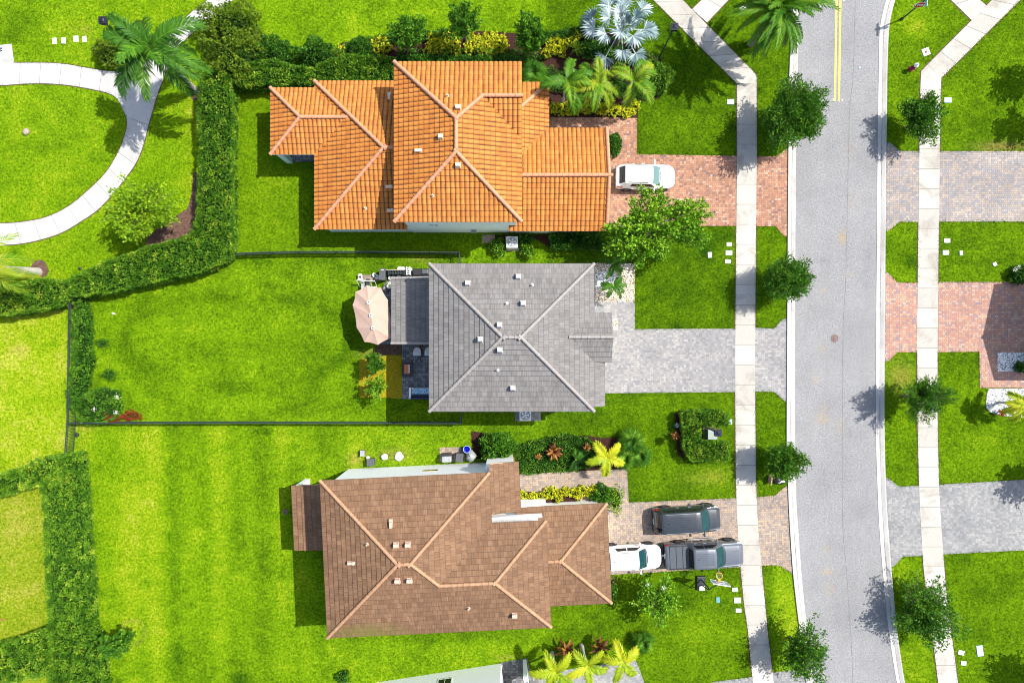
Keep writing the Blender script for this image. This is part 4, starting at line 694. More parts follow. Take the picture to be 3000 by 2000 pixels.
def palm(name, label, px, py, hz, nf, L, mat='leaf_palm', cat='palm', base=None, e=(70, -15), droop=(60, 100), nl=26, ll=.55, lw=.02, trunk=.12, bark='bark_pale', seed=1, group=None, tone=(.2, .8), az0=None, bulge=0, crownshaft=None, azl=None, vsh=.35):
    rng = np.random.default_rng(seed); x, y = W(px, py, hz)[:2]; bx, by = G(*base) if base else (x, y); o = thing(name, label, cat, (bx, by, 0), 0, group); dx, dy = x-bx, y-by
    for i in range(nf):
        V, F, T = [], [], []; k = i/max(1, nf-1); az = azl[i] if azl else (az0 if az0 is not None else rng.uniform(0, 6.28))+i*2.39996+rng.normal()*.12
        frond_mesh(V, F, T, rng, (dx, dy, hz), az, L*rng.uniform(.86, 1.08)*(1 if k > .25 or azl else .8), R(e[0]+(e[1]-e[0])*k+rng.normal()*4), R(rng.uniform(*droop)), nl, ll*rng.uniform(.9, 1.1), lw, rng.uniform(*tone), vsh=vsh, curl=rng.normal()*.12)
        Fq = np.array([f for f in F if len(set(f)) == 4]); Ft = np.array([f[:3] for f in F if len(set(f)) == 3])
        V = np.array(V); me = bpy.data.meshes.new('frond'); me.from_pydata(V.tolist(), [], Fq.tolist()+Ft.tolist()); a = me.attributes.new('tone', 'FLOAT', 'POINT'); a.data.foreach_set('value', np.array(T, np.float32)); me.materials.append(M[mat]); link('frond', me, o)
    mb = MB(); n = 14; ts = np.linspace(0, 1, n); rr = [trunk*(1+bulge*math.exp(-((t-.12)/.16)**2)+.25*math.exp(-(t/.04)))*(1-.25*t)*(1+.04*(i % 2)) for i, t in enumerate(ts)]
    mb.tube([(dx*t**1.0, dy*t, hz*t*1.0) for t in ts], rr, 12); mb.build('trunk', M[bark], o)
    if crownshaft: c = MB(); c.tube([(dx, dy, hz-crownshaft), (dx, dy, hz-.3*crownshaft), (dx, dy, hz+.15)], [trunk*.9, trunk*.8, trunk*.3], 10); c.build('crownshaft', M['shaft'], o)
    return o
plain('shaft', (.1, .2, .04), .5)
def fan_palm(name, label, px, py, hz, nf, R_, mat, group=None, seed=1, pet=(.7, 1.6), seg=26, trunk=.2, base=None, cat='palm', e=(75, -25), droop=.5, arc=250):
    rng = np.random.default_rng(seed); x, y = W(px, py, hz)[:2]; bx, by = G(*base) if base else (x, y); o = thing(name, label, cat, (bx, by, 0), 0, group); dx, dy = x-bx, y-by
    for i in range(nf):
        k = i/max(1, nf-1); az = i*2.39996+rng.normal()*.15; el = R(e[0]+(e[1]-e[0])*k); h = np.array([math.cos(az), math.sin(az), 0]); d = h*math.cos(el)+np.array([0, 0, math.sin(el)]); pl = pet[0]+(pet[1]-pet[0])*k**.7
        o0 = np.array([dx, dy, hz]); hub = o0+d*pl+np.array([0, 0, -.1*pl*k]); sd_ = np.array([-math.sin(az), math.cos(az), 0]); dn = d*1.0+np.array([0, 0, -droop*rng.uniform(.5, 1.2)]); dn /= np.linalg.norm(dn); V = []; F = []; T = []; tb = rng.uniform(.15, .85); up = np.cross(dn, sd_); up = up if up[2] > 0 else -up
        w_ = .035; V += [o0-sd_*w_, o0+sd_*w_, hub+sd_*w_*.7, hub-sd_*w_*.7]; F.append((0, 1, 2, 3)); T += [.9]*4; r0 = R_*rng.uniform(.85, 1.1); ang = np.linspace(-R(arc/2), R(arc/2), seg)
        for a in ang:
            l = r0*(1-.28*(abs(a)/R(arc/2))**2)*rng.uniform(.9, 1.08); dd = dn*math.cos(a)+sd_*math.sin(a); tip = hub+dd*l+up*(.12*abs(math.sin(a))*l)+np.array([0, 0, -.16*l*rng.uniform(.3, 1.6)]); sdv = np.cross(dd, up); mw = l*R(arc)/seg*(.3 if seg < 18 else .24); mid = hub+dd*l*.6+up*(.1*abs(math.sin(a))*l); b = len(V); tt = np.clip(tb+rng.normal()*(.32 if seg < 18 else .16), 0, 1)
            V += [hub-sdv*.01, hub+sdv*.01, mid+sdv*mw, tip, mid-sdv*mw, mid+up*.04]; T += [tt]*6; F += [(b, b+1, b+2, b+5), (b, b+5, b+4), (b+5, b+2, b+3), (b+5, b+3, b+4)]
        me = bpy.data.meshes.new('frond'); me.from_pydata([tuple(v) for v in V], [], F); a = me.attributes.new('tone', 'FLOAT', 'POINT'); a.data.foreach_set('value', np.array(T, np.float32)); me.materials.append(M[mat]); link('frond', me, o)
    mb = MB(); mb.tube([(0, 0, 0), (dx*.5, dy*.5, hz*.5), (dx, dy, hz+.05)], [trunk*1.15, trunk, trunk*.8], 10); mb.build('trunk', M['bark'], o); return o
def rosette(name, label, px, py, hz, nb, L, wd, mat, seed=1, cat='plant', group=None, e=(75, 5), stem=.04):
    rng = np.random.default_rng(seed); x, y = W(px, py, hz)[:2]; o = thing(name, label, cat, (x, y, 0), 0, group); V = []; F = []; T = []
    for i in range(nb):
        k = i/max(1, nb-1); az = i*2.39996+rng.normal()*.1; el = R(e[0]+(e[1]-e[0])*k); h = np.array([math.cos(az), math.sin(az), 0]); sd_ = np.array([-math.sin(az), math.cos(az), 0]); l = L*rng.uniform(.75, 1.1); p = np.array([0, 0, hz]); tb = rng.uniform(0, 1); n = 6; b = len(V)
        for j in range(n):
            t = j/(n-1); w_ = wd*(.35+1.2*t)*(1-t**2.5)+.004; ee = el-1.5*t*t; V += [p-sd_*w_, p+np.array([0, 0, -.25*w_]), p+sd_*w_]; T += [np.clip(tb+rng.normal()*.12, 0, 1)]*3; p = p+(h*math.cos(ee)+np.array([0, 0, math.sin(ee)]))*l/n
        for j in range(n-1):
            q = b+j*3; F += [(q, q+1, q+4, q+3), (q+1, q+2, q+5, q+4)]
    me = bpy.data.meshes.new('leaves'); me.from_pydata([tuple(v) for v in V], [], F); a = me.attributes.new('tone', 'FLOAT', 'POINT'); a.data.foreach_set('value', np.array(T, np.float32)); me.materials.append(M[mat]); link('leaves', me, o)
    mb = MB(); mb.tube([(0, 0, 0), (0, 0, hz+.05)], [stem*1.2, stem], 6); mb.build('stem', M['bark'], o); return o
# hedges
hedge('long tall clipped hedge running beside the orange house yard and down to the fence', [(592, 208), (630, 204), (668, 215), (672, 330), (668, 500), (670, 690), (668, 745), (640, 768), (560, 798), (480, 812), (400, 832), (330, 848), (240, 862), (200, 858), (205, 822), (270, 784), (350, 754), (430, 724), (500, 706), (562, 690), (580, 640), (583, 430), (580, 280)], 1.9, seed=11)
hedge('leafy hedge reaching the left edge beside the pale palm trunk', [(205, 826), (216, 850), (200, 862), (165, 893), (110, 903), (60, 914), (0, 918), (-40, 920), (-40, 850), (0, 856), (50, 826), (120, 818)], 1.8, seed=12, tonebias=.05, rough=.2)
hedge('short hedge arm running to the left edge below the end of the black fence', [(-30, 1402), (60, 1372), (120, 1347), (182, 1334), (190, 1415), (118, 1419), (60, 1432), (-30, 1462)], 1.5, seed=13, tonebias=.12)
hedge('wide clipped hedge running straight down to the bottom edge in the lower left', [(120, 1422), (180, 1338), (222, 1330), (232, 1420), (240, 1550), (250, 1700), (258, 1840), (283, 1900), (297, 2040), (142, 2040), (143, 1838), (135, 1700), (128, 1500)], 1.5, seed=14)
hedge('hedge arm at the bottom left corner under the olive lawn', [(-30, 1902), (0, 1893), (70, 1872), (140, 1842), (150, 1960), (140, 1972), (60, 1992), (-30, 2006)], 1.5, seed=15, tonebias=.1)
hedge('thick hedge pressed against the rear of the orange roofed house', [(690, 202), (730, 184), (800, 177), (900, 202), (935, 192), (965, 172), (1010, 162), (1150, 168), (1158, 232), (930, 236), (690, 246)], 1.7, seed=16)
hedge('thin dark hedge strip along the top eave of the orange roof', [(1160, 164), (1540, 166), (1545, 190), (1160, 188)], 1.1, 'leaf_dark', seed=17)
hedge('horseshoe shaped hedge wrapped around the green utility box', [(2003, 1210), (2020, 1205), (2110, 1208), (2130, 1216), (2133, 1243), (2115, 1246), (2075, 1243), (2052, 1246), (2048, 1262), (2050, 1294), (2108, 1299), (2133, 1302), (2134, 1344), (2080, 1350), (2030, 1346), (2012, 1320)], 1.25, seed=18, tonebias=.06)
hedge('low dark hedge in the shade beside the orange garage roof', [(1612, 688), (1680, 684), (1760, 686), (1762, 722), (1700, 728), (1620, 724)], .8, 'leaf_dark', seed=19, rough=.15)
hedge('low mass of green groundcover beside the brown roof and the walkway', [(1516, 1312), (1560, 1297), (1620, 1282), (1720, 1280), (1748, 1308), (1745, 1358), (1720, 1370), (1640, 1376), (1560, 1383), (1525, 1384)], .5, 'leaf_dark', seed=20, name='groundcover', rough=.25, tonebias=.2, cat='shrub', dens=260)
hedge('narrow ragged hedge growing along the inside of the black fence', [(217, 878), (240, 876), (252, 930), (252, 1040), (262, 1060), (250, 1090), (240, 1150), (215, 1195), (192, 1185), (196, 1140), (208, 1080), (214, 1000)], 1.0, 'leaf_street', seed=21, rough=.35, dens=230, tonebias=.08)
hedge('tangled shrub patch with white blossoms at the corner of the black fences', [(200, 1180), (245, 1160), (300, 1138), (345, 1150), (350, 1190), (335, 1225), (290, 1240), (240, 1238), (222, 1215)], .7, 'leaf_street', seed=22, rough=.45, dens=220, name='shrub', tonebias=.12, cat='shrub')
hedge('row of mixed green shrubs behind the yellow bushes along the top lawn', [(1000, 128), (1060, 112), (1130, 104), (1250, 92), (1330, 86), (1330, 100), (1250, 112), (1130, 122), (1005, 146)], .55, 'leaf_dark', seed=23, rough=.4, dens=220, name='shrub', cat='shrub')
hedge('low green shrubs between silver palm and top lawn', [(1560, 105), (1640, 92), (1720, 76), (1780, 80), (1760, 100), (1700, 98), (1640, 112), (1580, 122)], .55, 'leaf_dark', seed=24, rough=.4, dens=220, name='shrub', cat='shrub')
hedge('low green shrubs carpeting the bed under the silver palm', [(1690, 110), (1760, 98), (1850, 130), (1925, 168), (1930, 190), (1850, 185), (1780, 175), (1700, 165)], .45, 'leaf_street', seed=25, rough=.5, dens=130, name='shrub', cat='shrub', tonebias=.12)
hedge('dark green shrubs between the lime palm trunks and the hedge strip', [(1545, 192), (1620, 195), (1640, 215), (1700, 205), (1790, 215), (1880, 250), (1890, 290), (1800, 280), (1700, 268), (1612, 262), (1610, 245), (1545, 236)], .5, 'leaf_dark', seed=26, rough=.5, dens=150, name='shrub', cat='shrub')
hedge('dark green shrubs filling the top bed just above the hedge strip', [(1165, 150), (1300, 146), (1500, 146), (1545, 150), (1600, 168), (1545, 164), (1165, 162)], .5, 'leaf_dark', seed=27, rough=.5, dens=190, name='shrub', cat='shrub')
# rounded bushes
bush('bush', 'large olive toned bush leaning over the park path', 'bush', 668, 70, 82, 66, 2.6, 'leaf_olive', 2600, .17, .06, seed=31, rough=.3)
bush('bush', 'dark olive bush between the park palm and the long hedge', 'bush', 690, 165, 88, 74, 2.6, 'leaf_olive', 2600, .17, .06, seed=32, rough=.3)
bush('bush', 'dark rounded bush in front of the lamp post by the park palm', 'bush', 318, 150, 44, 42, 1.5, 'leaf_olive', 900, .15, .05, seed=33, rough=.2)
bush('bush', 'mounded green bush at the end of the hedge behind the orange roof', 'bush', 800, 148, 62, 40, 1.9, 'leaf_dark', 1900, .14, .05, seed=34, rough=.22)
bush('bush', 'wide green bush between the mounded bush and the yellow shrubs', 'bush', 930, 155, 54, 42, 1.9, 'leaf_dark', 1700, .14, .05, seed=35, rough=.22)
bush('bush', 'small clipped ball bush among the yellow shrubs', 'bush', 1055, 138, 33, 32, 1.4, 'leaf_dark', 1100, .11, .04, seed=36, rough=.06)
bush('bush', 'clipped bush on the pavers beside the orange garage corner', 'bush', 1801, 421, 21, 33, 1.3, 'leaf_dark', 1000, .12, .045, seed=37, rough=.1)
bush('bush', 'rounded hedge bush below the silver palm and its lamp post', 'bush', 1930, 222, 46, 42, 1.5, 'leaf_hedge', 1500, .13, .05, seed=38, rough=.12)
bush('bush', 'big glossy box bush at the corner of the white wall', 'bush', 1457, 1312, 50, 42, 1.8, 'leaf_street', 1900, .16, .065, seed=39, rough=.14)
bush('bush', 'speckled bush to the left of the air conditioner by the green wall', 'bush', 1458, 722, 22, 26, .9, 'leaf_hedge', 550, .11, .045, seed=40, rough=.2)
bush('bush', 'yellowish bush to the right of the air conditioner by the green wall', 'bush', 1545, 730, 20, 26, .9, 'leaf_hedge', 500, .11, .045, seed=41, rough=.2)
bush('bush', 'dark bush against the wall above the air conditioner', 'bush', 1540, 702, 24, 16, .8, 'leaf_dark', 400, .11, .045, seed=42, rough=.2)
bush('bush', 'small scruffy bush beside the white wall at the bottom edge', 'bush', 1004, 1985, 18, 17, .7, 'leaf_dark', 300, .13, .04, seed=43, rough=.35)
bush('bush', 'leafy green bush at the end of the yellow shrub row by the brown garage', 'bush', 1765, 1450, 32, 26, 1.0, 'leaf_street', 750, .15, .06, seed=44, rough=.2)
bush('bush', 'dark bush with white flowers at the right edge above the red driveway', 'bush', 2992, 805, 26, 26, .9, 'leaf_dark', 650, .12, .045, seed=45, rough=.2)
bush('bush', 'little dark bush at the right edge in the pebble square', 'bush', 2994, 1075, 16, 15, .6, 'leaf_dark', 350, .1, .04, seed=46, rough=.2)
bush('bush', 'thin leafy shrub spilling over the brown driveway corner', 'bush', 1805, 1462, 20, 36, .8, 'leaf_lime', 230, .13, .05, seed=47, rough=.4)
bush('bush', 'weedy green tuft in the lawn near the black fence', 'bush', 318, 1098, 18, 14, .3, 'leaf_dark', 150, .11, .04, seed=48, rough=.4)
bush('bush', 'low dark weed clump in the grass beside the long fence hedge', 'bush', 298, 1004, 16, 10, .25, 'leaf_dark', 130, .11, .04, seed=49, rough=.4)
bush('bush', 'green shrub at the foot of the brown garage by the lawn', 'bush', 1798, 1735, 10, 30, .7, 'leaf_street', 300, .12, .05, seed=50, rough=.3)
for i, (x, y, s) in enumerate(((1345, 86, 14), (1300, 102, 16), (1660, 105, 15))): bush('bush', ('dark green filler bush under the middle tree on the top bed', 'dark green filler bush left of the middle tree on the top bed', 'dark spiky filler bush left of the silver palm')[i], 'bush', x, y, s*1.6, s, .7, 'leaf_dark', 300, .13, .04, seed=51+i, rough=.3)
# yellow crotons
def croton(seed, n=130):
    return bush('croton_shrub', 'yellow croton shrub', 'shrub', 0, 0, 15, 14, .62, 'leaf_croton', n, .14, .055, seed=seed, rough=.35)
CP = [croton(61), croton(62), croton(63)]; first = [True]*3
def crotons(pts, label, group, seed, sc=(.75, 1.15)):
    rng = random.Random(seed)
    for k, (x, y) in enumerate(pts):
        j = rng.randrange(3)
        if first[j]: o = CP[j]; first[j] = False
        else: o = copy_tree(CP[j])
        o.location = W(x, y, .35)[:2]+(0,); o.rotation_euler.z = rng.uniform(0, 6.28); s = rng.uniform(*sc); o.scale = (s, s, rng.uniform(.8, 1.15)); tag(o, label, 'shrub', group)
rn = random.Random(4)
crotons([(1098, 128), (1118, 120), (1103, 142), (1130, 138), (1000, 146), (990, 156)], 'yellow croton shrub between the clipped ball bush and the first small tree', 'yellow shrubs left of the first small tree', 1)
crotons([(1265+rn.uniform(-3, 3)+22*(i % 4), 108+18*(i//4)+rn.uniform(-4, 4)) for i in range(12)]+[(1255, 150)], 'yellow croton shrub between the first and the middle small tree', 'yellow shrubs between the first and middle small trees', 2)
crotons([(1378+rn.uniform(-3, 3)+23*(i % 5), 112+17*(i//5)+rn.uniform(-4, 4)) for i in range(15)], 'yellow croton shrub between the middle and the third small tree', 'yellow shrubs between the middle and third small trees', 3)
crotons([(1612, 128), (1632, 122), (1650, 130), (1620, 145), (1642, 148), (1600, 156), (1672, 118), (1690, 105)], 'yellow croton shrub between the third small tree and the silver palm', 'yellow shrubs left of the silver palm', 4)
crotons([(1618+19*i+rn.uniform(-3, 3), 320+rn.uniform(-5, 5)) for i in range(13)]+[(1850, 302), (1862, 308)], 'yellow croton shrub in the front row under the three lime palms', 'yellow shrub row under the three lime palms', 5)
crotons([(1535+17*i+rn.uniform(-4, 4), 1455+rn.uniform(-10, 8)-i*.8) for i in range(13)], 'yellow croton shrub in the row along the white garage wall', 'yellow shrub row along the white garage wall', 6)
# broad trees
ST = 'young street trees along the road'
def st(label, x, y, zc, r, rz, seed, **k):
    k['nb'] = int(k['nb']*1.5); k['lw'] = k.get('lw', .05)*1.15; k['spread'] = k.get('spread', .17); return tree('street_tree', label, 'tree', x, y, zc, r, rz, seed=seed, group=ST, **k)
st('large spreading street tree overhanging the road below the double yellow line', 2332, 332, 3.4, 2.4, 1.6, 101, nb=170, npl=85, leaf=.2, lw=.04)
st('dense round street tree beside the road opposite the grey house', 2310, 815, 2.7, 1.75, 1.4, 102, nb=130, npl=55, leaf=.18, lw=.04, lobes=.06, spread=.2)
st('bushy street tree with bin bags at its foot', 2302, 1352, 2.5, 1.5, 1.2, 103, nb=100, npl=60, leaf=.17, lw=.04, lobes=.14)
st('loose street tree by the kerb at the bottom of the road', 2362, 1915, 2.9, 1.9, 1.4, 104, nb=70, npl=55, leaf=.17, lw=.05, lobes=.35)
st('street tree across the road above the mixed paver driveway', 2708, 345, 2.4, 1.65, 1.3, 105, nb=75, npl=60, leaf=.17, lw=.05, lobes=.3)
st('feathery dark street tree across the road below the red driveway', 2715, 1168, 2.9, 1.9, 1.3, 106, nb=64, npl=64, leaf=.2, lw=.032, lobes=.2, spread=.1)
st('airy street tree shading the lower right pavement', 2722, 1795, 2.1, 2.5, 1.6, 107, nb=85, npl=62, leaf=.17, lw=.05, lobes=.3)
tree('shade_tree', 'wide spreading bright green tree over the orange house driveway', 'tree', 1930, 668, 4.4, 4.05, 1.5, ry=.6, nb=95, npl=115, leaf=.22, lw=.085, mat='leaf_bright', tr=.17, seed=110, lobes=.3, spread=.12, inner=.5, base=(1890, 690), up=.25)
tree('park_tree', 'pale green tree beside the curved park path', 'tree', 415, 612, 3.2, 2.45, 1.5, nb=95, npl=95, leaf=.19, lw=.07, mat='leaf_lime', tr=.1, seed=111, lobes=.25, spread=.14, base=(440, 640))
tree('garden_tree', 'first small dark tree on the top bed above the orange roof', 'tree', 1196, 95, 3.4, 1.35, 1.4, nb=75, npl=60, leaf=.18, lw=.06, mat='leaf_street', tr=.06, seed=112, lobes=.15, group='small trees on the top bed')
tree('garden_tree', 'middle small tree on the top bed poking into the lawn', 'tree', 1356, 58, 3.8, 1.25, 1.4, nb=70, npl=60, leaf=.17, lw=.05, mat='leaf_street', tr=.06, seed=113, lobes=.2, group='small trees on the top bed')
tree('garden_tree', 'third small tree on the top bed left of the silver palm', 'tree', 1552, 100, 3.4, 1.35, 1.3, nb=75, npl=60, leaf=.19, lw=.065, mat='leaf_street', tr=.06, seed=114, lobes=.15, group='small trees on the top bed')
tree('garden_tree', 'sparse blossoming tree on the lower front lawn right of the brown roof', 'tree', 1925, 1755, 2.4, 1.75, 1.2, nb=70, npl=36, leaf=.2, lw=.08, mat='leaf_bright', tr=.06, seed=115, lobes=.2, spread=.2)
tree('garden_tree', 'lone shrubby tree in the lower left of the striped lawn', 'tree', 347, 1885, 2.4, 1.15, 1.1, nb=50, npl=46, leaf=.19, lw=.07, mat='leaf_street', tr=.06, seed=116, lobes=.35, base=(385, 1862))
tree('garden_tree', 'upper little tree on the yellow turf square by the patio', 'tree', 1098, 1066, 2.0, .85, .8, nb=36, npl=40, leaf=.16, lw=.06, mat='leaf_street', tr=.04, seed=117, lobes=.2)
tree('garden_tree', 'lower little tree on the yellow turf square by the patio', 'tree', 1100, 1136, 1.8, .85, .8, nb=36, npl=36, leaf=.16, lw=.06, mat='leaf_bright', tr=.04, seed=118, lobes=.25)
# trees standing just right of the frame: their shadows fall into it
for i, (x, y, zc, r) in enumerate(((3200, 120, 4.5, 1.6), (3190, 272, 4.3, 1.3), (3195, 1400, 4.2, 1.5), (3190, 2025, 4.4, 1.9))):
    tree('garden_tree', ('upper tree beyond the right edge shading the lawn', 'second tree beyond the right edge above the mixed paver driveway', 'tree beyond the right edge shading the lawn by the grey driveway', 'lowest tree beyond the right edge shading the corner lawn')[i], 'tree', x+zc*5, y, zc, r, 1.2, nb=50, npl=45, leaf=.22, lw=.08, mat='leaf_street', seed=120+i)
# palms
palm('royal_palm', 'tall royal palm with a pale leaning trunk over the park path', 440, 138, 7.0, 20, 3.95, seed=131, base=(578, 268), e=(80, -20), droop=(55, 95), nl=44, ll=.85, lw=.034, trunk=.2, crownshaft=1.1, tone=(.05, .6))
palm('royal_palm', 'palm at the left edge with a pale trunk on a mulch ring', -78, 776, 6.3, 14, 4.0, seed=132, base=(112, 797), e=(75, -25), droop=(50, 85), nl=30, ll=.7, lw=.026, trunk=.24, mat='leaf_palm_lime', tone=(.5, 1), bulge=.3)
palm('date_palm', 'big date palm at the top beside the road', 2288, 18, 5.8, 62, 3.6, 'leaf_palm_lime', seed=133, e=(75, -25), droop=(35, 70), nl=46, ll=.5, lw=.026, trunk=.26, bark='bark', tone=(.0, .55))
LP = 'lime green palms beside the orange house'
palm('feather_palm', 'left lime palm of three beside the orange roof', 1663, 238, 4.2, 9, 2.3, 'leaf_palm_lime', seed=134, base=(1648, 302), e=(60, 5), droop=(70, 105), nl=38, ll=.6, lw=.03, trunk=.1, crownshaft=.7, group=LP, tone=(.15, .8))
palm('feather_palm', 'middle lime palm of three beside the orange roof', 1755, 246, 4.0, 9, 2.3, 'leaf_palm_lime', seed=135, base=(1734, 308), e=(60, 5), droop=(70, 105), nl=38, ll=.6, lw=.03, trunk=.1, crownshaft=.7, group=LP, tone=(.2, .85))
palm('feather_palm', 'right lime palm of three with the dark ball bush beside it', 1857, 236, 4.2, 9, 2.3, 'leaf_palm_lime', seed=136, base=(1824, 305), e=(60, 5), droop=(70, 105), nl=38, ll=.6, lw=.03, trunk=.1, crownshaft=.7, group=LP, tone=(.15, .75))
GP = 'small palms in the gravel bed'
palm('small_palm', 'upper small palm in the pebble bed beside the grey roof', 1797, 772, 2.1, 9, 1.35, seed=137, e=(55, 0), droop=(60, 95), nl=22, ll=.32, lw=.02, trunk=.07, group=GP, tone=(.2, .8))
palm('small_palm', 'lower small palm in the pebble bed beside the grey roof', 1797, 834, 2.1, 9, 1.3, seed=138, e=(55, 0), droop=(60, 95), nl=22, ll=.32, lw=.02, trunk=.07, group=GP, tone=(.1, .6))
palm('bottle_palm', 'bright yellow palm beside the walkway of the brown roofed house', 1777, 1340, 2.2, 5, 1.5, 'leaf_palm_yellow', seed=139, e=(40, 25), droop=(60, 85), nl=36, ll=.52, lw=.03, trunk=.08, azl=[.75, 2.25, 3.4, 4.6, 5.9], vsh=.25)
BP = 'yellow palms in the row at the bottom edge'
palm('bottle_palm', 'left yellow palm of the bottom row beside the white porch', 1627, 1968, 3.0, 5, 1.85, 'leaf_palm_yellow', seed=140, base=(1617, 1910), e=(38, 22), droop=(55, 85), nl=36, ll=.55, lw=.03, trunk=.09, bulge=.9, azl=[.9, 2.0, 3.2, 4.3, 5.5], group=BP, vsh=.25)
palm('bottle_palm', 'middle yellow palm of the bottom row over the grey walkway', 1722, 1950, 3.0, 5, 1.7, 'leaf_palm_yellow', seed=141, base=(1703, 1888), e=(38, 22), droop=(55, 85), nl=36, ll=.5, lw=.03, trunk=.09, bulge=.9, azl=[.95, 2.3, 3.6, 4.75, 5.9], group=BP, vsh=.25)
palm('bottle_palm', 'right yellow palm of the bottom row by the fan palm', 1824, 1938, 3.0, 5, 1.75, 'leaf_palm_yellow', seed=142, base=(1802, 1886), e=(38, 22), droop=(55, 85), nl=36, ll=.52, lw=.03, trunk=.09, bulge=.9, azl=[.65, 1.85, 3.05, 4.4, 5.4], group=BP, vsh=.25)
palm('bottle_palm', 'yellow palm at the right edge rising from the white pebbles', 3006, 1186, 2.6, 7, 1.6, 'leaf_palm_yellow', seed=143, base=(2926, 1178), e=(45, 5), droop=(55, 90), nl=36, ll=.55, lw=.03, trunk=.1, azl=[.4, 1.3, 2.5, 3.0, 3.5, 4.2, 5.3], vsh=.5)
fan_palm('silver_palm', 'silver blue fan palm with broad pleated leaves at the top', 1820, 85, 2.8, 23, 1.05, 'leaf_silver', seed=150, pet=(.5, 2.3), seg=15, trunk=.2, arc=195, droop=.4, e=(85, -12))
FP = 'green fan palms beside the brown house walkway'
fan_palm('fan_palm', 'upper green fan palm at the end of the groundcover bed', 1850, 1293, .9, 18, .72, 'leaf_palm', seed=151, pet=(.25, .6), seg=22, trunk=.06, group=FP)
fan_palm('fan_palm', 'lower left green fan palm at the end of the groundcover bed', 1832, 1342, .9, 15, .65, 'leaf_street', seed=152, pet=(.25, .55), seg=22, trunk=.06, group=FP)
fan_palm('fan_palm', 'lower right green fan palm by the lawn and the groundcover bed', 1876, 1334, .9, 16, .68, 'leaf_palm', seed=153, pet=(.25, .55), seg=22, trunk=.06, group=FP)
fan_palm('fan_palm', 'small green fan palm right of the yellow palm row', 1886, 1882, .9, 14, .62, 'leaf_palm', seed=154, pet=(.2, .5), seg=22, trunk=.06)
fan_palm('fan_palm', 'low fan palm under the lime palms by the orange roof', 1563, 215, 1.0, 14, .75, 'leaf_street', seed=155, pet=(.25, .7), seg=22, trunk=.06)
palm('small_palm', 'dark feathery palm in the groundcover by the brown house walkway', 1688, 1345, 1.0, 9, 1.1, seed=156, e=(50, 0), droop=(60, 90), nl=22, ll=.3, lw=.018, trunk=.05, tone=(0, .4))
rosette('rosette_plant', 'orange and dark red rosette plant in the green groundcover', 1622, 1322, .6, 22, 1.0, .09, 'leaf_bronze', 161)
rosette('rosette_plant', 'small dark red rosette plant at the right of the groundcover', 1718, 1310, .5, 14, .5, .07, 'leaf_bronze', 162)
rosette('rosette_plant', 'small reddish rosette plant at the left of the groundcover', 1578, 1338, .5, 12, .4, .06, 'leaf_bronze', 163)
rosette('rosette_plant', 'left bronze rosette plant above the yellow palm row', 1659, 1903, .8, 18, 1.25, .11, 'leaf_bronze', 164, e=(70, -5))
rosette('rosette_plant', 'right bronze rosette plant above the yellow palm row', 1756, 1893, .8, 18, 1.15, .11, 'leaf_bronze', 165, e=(70, -5))
rosette('rosette_plant', 'bronze rosette plant behind the horseshoe hedge', 1978, 1275, .5, 16, .55, .06, 'leaf_bronze', 166)
rosette('rosette_plant', 'grey green rosette plant behind the horseshoe hedge', 1983, 1246, .3, 14, .3, .05, 'leaf_silver', 167)
rosette('rosette_plant', 'dark red rosette plant in the white pebbles at the right', 2934, 1208, .4, 16, .5, .06, 'leaf_red', 168)
rosette('rosette_plant', 'spiky green plant between the yellow shrubs and the silver palm', 1690, 142, .6, 22, .85, .04, 'leaf_lime', 169)
rosette('rosette_plant', 'red rosette at the foot of the park palm crown', 412, 76, .4, 14, .6, .05, 'leaf_bronze', 170)
for i, (x, y, a) in enumerate(((328, 1224, 26), (383, 1218, 26))): bush('red_shrub', ('red leaved shrub by the fence corner next to the green tangle', 'red leaved shrub on the lawn side of the fence corner')[i], 'shrub', x, y, a, 13, .5, 'leaf_red', 260, .13, .035, seed=171+i, rough=.35)
for i, (x, y) in enumerate(((338, 1209), (277, 1198), (344, 1162), (1897, 1712), (1944, 1722), (2975, 790), (2985, 782))):
    rr = np.random.default_rng(180+i); o = thing('blossom', ('white blossom on the tangle beside the red shrub', 'white blossom in the middle of the fence corner tangle', 'white blossom at the upper edge of the fence corner tangle', 'white blossom at the left of the sparse front tree', 'white blossom at the top of the sparse front tree', 'white flower on the dark bush by the right edge', 'upper white flower on the dark bush by the right edge')[i], 'flower', W(x, y, .9), 0)
    o.location.z = (.72, .72, .75, 2.9, 2.9, .72, .72)[i]; o.location.x, o.location.y = W(x, y, o.location.z)[:2]; P = rr.normal(size=(26, 3))*[.08, .08, .04]; leaves('petals', P, unit(rr.normal(size=(26, 3))+[0, 0, 1]), .1, .04, rr.uniform(0, 1, 26), 'petal_white', o, rr)

